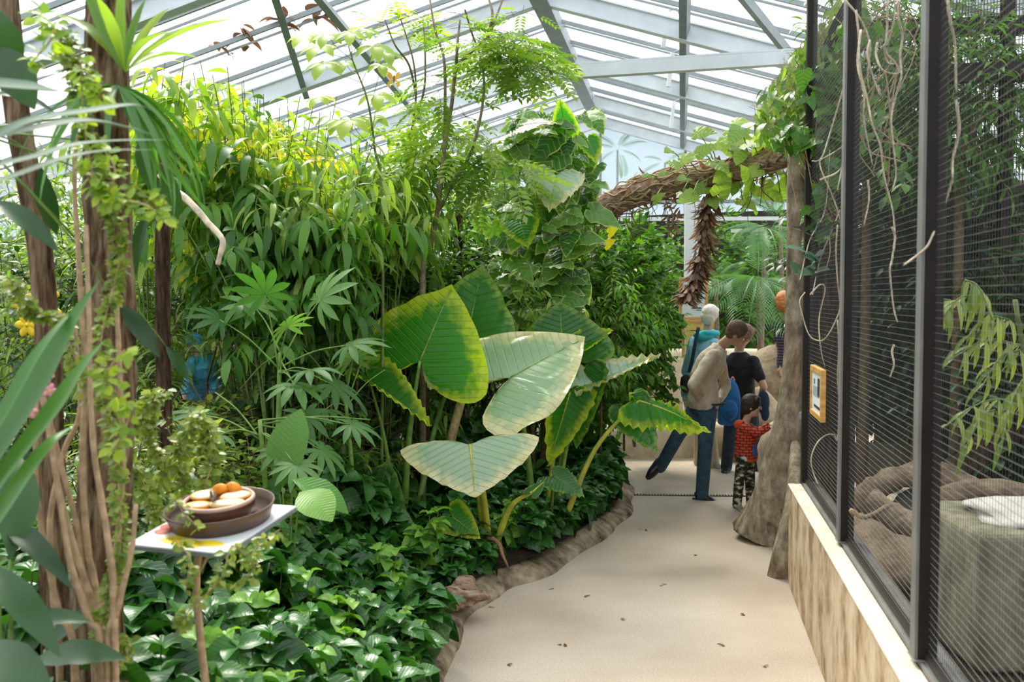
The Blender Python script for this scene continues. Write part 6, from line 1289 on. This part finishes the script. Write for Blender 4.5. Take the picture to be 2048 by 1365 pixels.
    for k in 'LR':
        A = V_['a'+k]; Tq = V_['t'+k]; d = (Tq-A).normalized(); L_ = (Tq-A).length; sh = MB(); dn = V_.get('dn'+k, Vector((0, 0, -1))); dn = (dn-d*dn.dot(d)).normalized() if abs(dn.dot(d)) < .99 else Vector((0, 1, 0)); sx = d.cross(dn).normalized()
        flr = .060*s
        B = A+dn*flr
        loft(sh, [(A+dn*.03*s-d*.070*s, sx, .022*s, .02*s), (A+dn*.020*s-d*.045*s, sx, .042*s, .052*s), (A+dn*.024*s, sx, .046*s, .056*s), (A+dn*.035*s+d*.07*s, sx, .050*s, .044*s), (A+dn*.045*s+d*.13*s, sx, .050*s, .030*s), (A+dn*.056*s+d*.19*s, sx, .028*s, .014*s)], 16)
        so = sh.build('shoe', M[C['shoe']], o, smooth=True); sh = MB()
        loft(sh, [(A+dn*.072*s-d*.078*s, sx, .022*s, .009*s), (A+dn*.074*s-d*.04*s, sx, .040*s, .011*s), (A+dn*.076*s+d*.05*s, sx, .042*s, .011*s), (A+dn*.074*s+d*.12*s, sx, .050*s, .010*s), (A+dn*.072*s+d*.196*s, sx, .028*s, .008*s)], 16); sh.build('sole', M[C.get('sole', 'shoe_w')], so, smooth=True)
    if extra: extra(o, V_, H, Rh, s)
    return o
# man in the beige sweater, leaning right, one leg lifted back
d = 9.75
def man_extra(o, V, H, Rh, s):
    q = MB(); q.tube(smooth_line([P(1399, 800, 9.72), P(1425, 810, 9.62), P(1452, 808, 9.66)], 4), .012, 6); q.build('belt', M['shoe_b'], o, smooth=True)
person('person in beige sweater and jeans leaning over to the right, one foot lifted behind', dict(
 head=P(1473, 668, 9.72), face=(.80, -.10, -.52), neck=P(1444, 690, 9.8), sL=P(1436, 712, 10.0), sR=P(1424, 712, 9.60), eR=P(1386, 770, 9.42), wR=P(1398, 795, 9.68), hdR=(.3, .5, -.1), hnR=(0, -1, 0), eL=P(1452, 775, 10.1), wL=P(1440, 800, 9.95), hdL=(-.5, -.2, -.3), hnL=(0, 0, 1),
 pelvis=P(1407, 806, 9.8), spine=P(1408, 752, 9.8), hL=P(1398, 812, 9.92), hR=P(1416, 812, 9.72), kR=P(1410, 902, 9.70), aR=P(1404, 988, 9.78), tR=P(1440, 999, 9.74), kL=P(1358, 868, 10.0), aL=P(1322, 932, 10.25), tL=P(1303, 962, 10.15), dnL=(-.9, .1, -.45)),
 dict(skin='skin_tan', hair='hair_short', top='beige', legs='jeans', shoe='shoe_b', sole='shoe_b', hem=-.06, puff=.012, hs=1.12), .98, 'short', man_extra)
# boy
def boy_extra(o, V, H, Rh, s):
    q = MB(); q.ball(V['neck']+Vector((-.055, 0, -.02)), (.055, .07, .05), 14, 10); q.tube(smooth_line([V['neck']+Vector((-.03, -.06, .0)), V['neck']+Vector((-.085, 0, -.01)), V['neck']+Vector((-.03, .06, .0))], 5), .026, 8); h = q.build('hood', M['red'], o, smooth=True); remesh(h, .007, 2)
    q = MB(); c = V['pelvis'].lerp((V['sL']+V['sR'])/2, .38)+Vector((.04, -.088, -.03)); q.ball(c, (.040, .018, .085), 12, 10); q.build('blue_side_panel', M['navy'] if 0 else M['blue'], o, smooth=True)
    q = MB(); loft(q, [(V['pelvis']+Vector((0, 0, -.045)), (V['hR']-V['hL']), .125, .098), (V['pelvis']+Vector((0, 0, -.015)), (V['hR']-V['hL']), .128, .10)]); q.build('hem_band', M['red'], o, smooth=True)
person('small boy in red-orange hooded jacket and camouflage trousers with hands on the pale rock', dict(
 head=P(1503, 813, 9.3), face=(.96, -.22, -.12), neck=P(1491, 846, 9.32), sL=P(1497, 857, 9.42), sR=P(1489, 857, 9.20), eR=P(1516, 868, 9.12), wR=P(1537, 856, 9.10), hdR=(.95, .1, -.02), hnR=(0, 0, 1), eL=P(1517, 864, 9.46), wL=P(1536, 850, 9.44), hdL=(.95, 0, -.02), hnL=(0, 0, 1),
 pelvis=P(1492, 912, 9.32), hL=P(1497, 918, 9.39), hR=P(1486, 918, 9.25), kR=P(1478, 965, 9.22), aR=P(1474, 1008, 9.25), tR=P(1490, 1020, 9.15), kL=P(1500, 965, 9.40), aL=P(1501, 1004, 9.42), tL=P(1515, 1012, 9.32)),
 dict(skin='skin', hair='hair_b', top='redbrick', legs='camo', shoe='shoe_g', sole='shoe_w', hem=-.06, puff=.016, hs=1.32), .66, 'full', boy_extra)
# person in the black T-shirt
person('person in black T-shirt and dark jeans seen from behind with bare forearm', dict(
 head=P(1488, 672, 11.3), face=(.75, .55, -.30), neck=P(1478, 700, 11.35), sL=P(1452, 722, 11.45), sR=P(1506, 722, 11.25), eR=P(1528, 775, 11.15), wR=P(1516, 806, 11.35), hdR=(.1, .6, -.6), hnR=(.5, -.6, 0), eL=P(1440, 780, 11.55), wL=P(1455, 815, 11.75), hdL=(.3, .4, -.7), hnL=(-1, 0, 0),
 pelvis=P(1483, 818, 11.4), hL=P(1466, 822, 11.45), hR=P(1500, 822, 11.38), kR=P(1508, 885, 11.4), aR=P(1510, 940, 11.45), tR=P(1528, 946, 11.3), kL=P(1458, 885, 11.35), aL=P(1453, 932, 11.4), tL=P(1448, 946, 11.15)),
 dict(skin='skin', hair='hair_l', top='black', legs='jeans_d', shoe='shoe_b', long=False, hem=-.16), 1.0, 'full')
# blue backpack held at the side
bp = P(1458, 805, 11.0); bo = empty('backpack', bp-Vector((0, 0, .28)), 'bright blue backpack hanging between the beige and the black-shirted visitors', 'backpack')
q = MB(); q.ball(bp, (.13, .10, .27), 18, 14); q.box(bp-Vector((0, 0, .1)), (.22, .16, .30)); o = q.build('bag', M['blue'], bo, smooth=True); remesh(o, .012, 5)
q = MB(); q.ball(bp+Vector((-.01, -.09, -.08)), (.09, .05, .12), 14, 10); q.build('front_pocket', M['blue'], bo, smooth=True)
q = MB(); q.tube(smooth_line([bp+Vector((.02, 0, .25)), bp+Vector((.04, 0, .28)), bp+Vector((.06, 0, .24))], 4), .008, 6); q.build('grab_loop', M['pink'], bo, smooth=True)
cl = P(1527, 806, 11.1); q = MB(); q.ball(cl, (.07, .05, .14), 14, 10); q.ball(cl+Vector((.02, 0, -.12)), (.05, .045, .09), 12, 8); o = q.build('folded_jacket', M['navy'], smooth=True, loc=tuple(cl)); remesh(o, .012, 2); tag(o, 'dark navy jacket hanging over the forearm of the black-shirted person', 'jacket')
# white-haired person in pale blue with aqua hood
def wh_extra(o, V, H, Rh, s):
    q = MB(); c = V['neck']; q.tube(smooth_line([c+Vector((-.13, .02, -.04)), c+Vector((-.03, -.12, -.01)), c+Vector((.12, -.03, -.02)), c+Vector((.06, .1, 0))], 5), .035, 10); q.ball(c+Vector((-.04, -.09, -.05)), (.11, .06, .06), 14, 10); h = q.build('hood', M['aqua'], o, smooth=True); remesh(h, .010, 2)
    q = MB(); ln = smooth_line([P(1397, 655, 11.27), P(1390, 690, 11.22), P(1384, 722, 11.26), P(1378, 745, 11.33)], 5); q.tube(ln, (.02, .008), 8, flat=(1, 0, 0)); q.build('bag_strap', M['navy'], o, smooth=True)
person('white-haired person in pale blue top with aqua hood and dark shoulder strap', dict(
 head=P(1420, 633, 11.5), face=(.6, .75, -.15), neck=P(1413, 664, 11.5), sL=P(1388, 684, 11.62), sR=P(1428, 688, 11.40), eR=P(1420, 740, 11.7), wR=P(1440, 760, 11.9), eL=P(1372, 745, 11.75), wL=P(1392, 775, 11.95),
 pelvis=P(1392, 790, 11.6), hL=P(1380, 795, 11.66), hR=P(1404, 795, 11.55), kR=P(1420, 868, 11.6), aR=P(1428, 926, 11.65), tR=P(1448, 936, 11.5), kL=P(1400, 868, 11.75), aL=P(1398, 922, 11.8), tL=P(1410, 928, 11.6)),
 dict(skin='skin', hair='hair_w', top='skyblue', legs='tanc', shoe='shoe_g', hem=-.05, puff=.01), .98, 'full', wh_extra)
q = MB(); sbx = P(1372, 768, 11.45); q.ball(sbx, (.07, .08, .11), 14, 10); q.box(sbx, (.11, .12, .16)); o = q.build('shoulder_bag', M['black'], smooth=True, loc=tuple(sbx)); remesh(o, .012, 4); tag(o, 'dark shoulder bag at the hip of the white-haired person', 'bag')
# red-haired visitor on the platform
person('red-haired person in purple striped T-shirt partly hidden by the trunk', dict(
 head=P(1569, 606, 12.5), face=(.5, .85, -.1), neck=P(1570, 634, 12.5), sL=P(1556, 652, 12.55), sR=P(1596, 652, 12.5), eR=P(1606, 695, 12.5), wR=P(1604, 730, 12.35), eL=P(1556, 695, 12.6), wL=P(1562, 735, 12.45),
 pelvis=P(1578, 728, 12.5), hL=P(1570, 734, 12.5), hR=P(1588, 734, 12.5), kR=P(1590, 785, 12.5), aR=P(1590, 836, 12.5), tR=P(1594, 845, 12.35), kL=P(1568, 785, 12.5), aL=P(1570, 836, 12.5), tL=P(1566, 845, 12.35)),
 dict(skin='skin', hair='hair_r', top='stripe', legs='jeans', shoe='shoe_b', long=False, hem=-.02, hs=1.22), .86, 'bushy')
# two visitors on the far side of the bed, glimpsed through the leaves
def hood_extra(o, V, H, Rh, s):
    q = MB(); q.ball(H(0, -.02, .03), (.105*s, .115*s, .12*s), 18, 12, Rh); q.ball(H(0, -.05, -.08), (.10*s, .09*s, .08*s), 14, 10, Rh); h = q.build('hood', M['teal'], o, smooth=True); remesh(h, .010, 2)
person('person in blue hoodie seen through the leaves on the left', dict(
 head=P(388, 690, 12.3), face=(-.75, -.45, -.45), neck=P(396, 708, 12.3), sL=P(386, 722, 12.12), sR=P(415, 722, 12.5), eR=P(436, 765, 12.4), wR=P(420, 790, 12.1), eL=P(372, 765, 12.0), wL=P(368, 790, 11.8),
 pelvis=P(398, 805, 12.4), hL=P(388, 810, 12.3), hR=P(408, 810, 12.5), kR=P(405, 865, 12.3), aR=P(405, 912, 12.4), tR=P(395, 920, 12.2), kL=P(385, 865, 12.2), aL=P(385, 915, 12.3), tL=P(370, 922, 12.1)),
 dict(skin='skin_tan', hair='hair_b', top='teal', legs='navy', shoe='shoe_b', hem=-.04, puff=.07), 1.0, 'short', hood_extra)
person('person in pale grey top glimpsed behind the dark trunk on the left', dict(
 head=P(508, 690, 12.6), face=(-.4, -.8, -.2), neck=P(505, 712, 12.6), sL=P(488, 728, 12.6), sR=P(522, 728, 12.6), eR=P(528, 775, 12.6), wR=P(520, 810, 12.4), eL=P(482, 775, 12.6), wL=P(490, 805, 12.4),
 pelvis=P(505, 812, 12.6), hL=P(494, 816, 12.6), hR=P(516, 816, 12.6), kR=P(516, 865, 12.6), aR=P(516, 900, 12.6), tR=P(514, 908, 12.4), kL=P(494, 865, 12.6), aL=P(494, 900, 12.6), tL=P(490, 908, 12.4)),
 dict(skin='skin', hair='hair_b', top='greyc', legs='greyc', shoe='shoe_b', hem=-.04), .90, 'full')

# litter on the path
rg = random.Random(77)
for i, (x, y) in enumerate([(985, 1215), (1255, 1240), (1330, 1170), (1130, 1290), (1480, 1230), (1020, 1330), (1390, 1110), (1530, 1330), (1290, 1060), (1180, 1190), (1440, 1290), (1100, 1180)]):
    L = Leaves(); p = G(x, y, .006)
    for k in range(2): L.add('lance', p+Vector((rg.uniform(-.02, .02), rg.uniform(-.02, .02), .002*k)), (rg.uniform(-1, 1), rg.uniform(-1, 1), 0), (0, 0, 1), rg.uniform(.03, .055), rg.random(), 1.5)
    tag(L.build('fallen_leaf', M['lf_brown'], None, tuple(p)), 'tiny dry brown leaf fragment lying on the concrete path', 'fallen leaf', 'dry leaf fragments on the path')
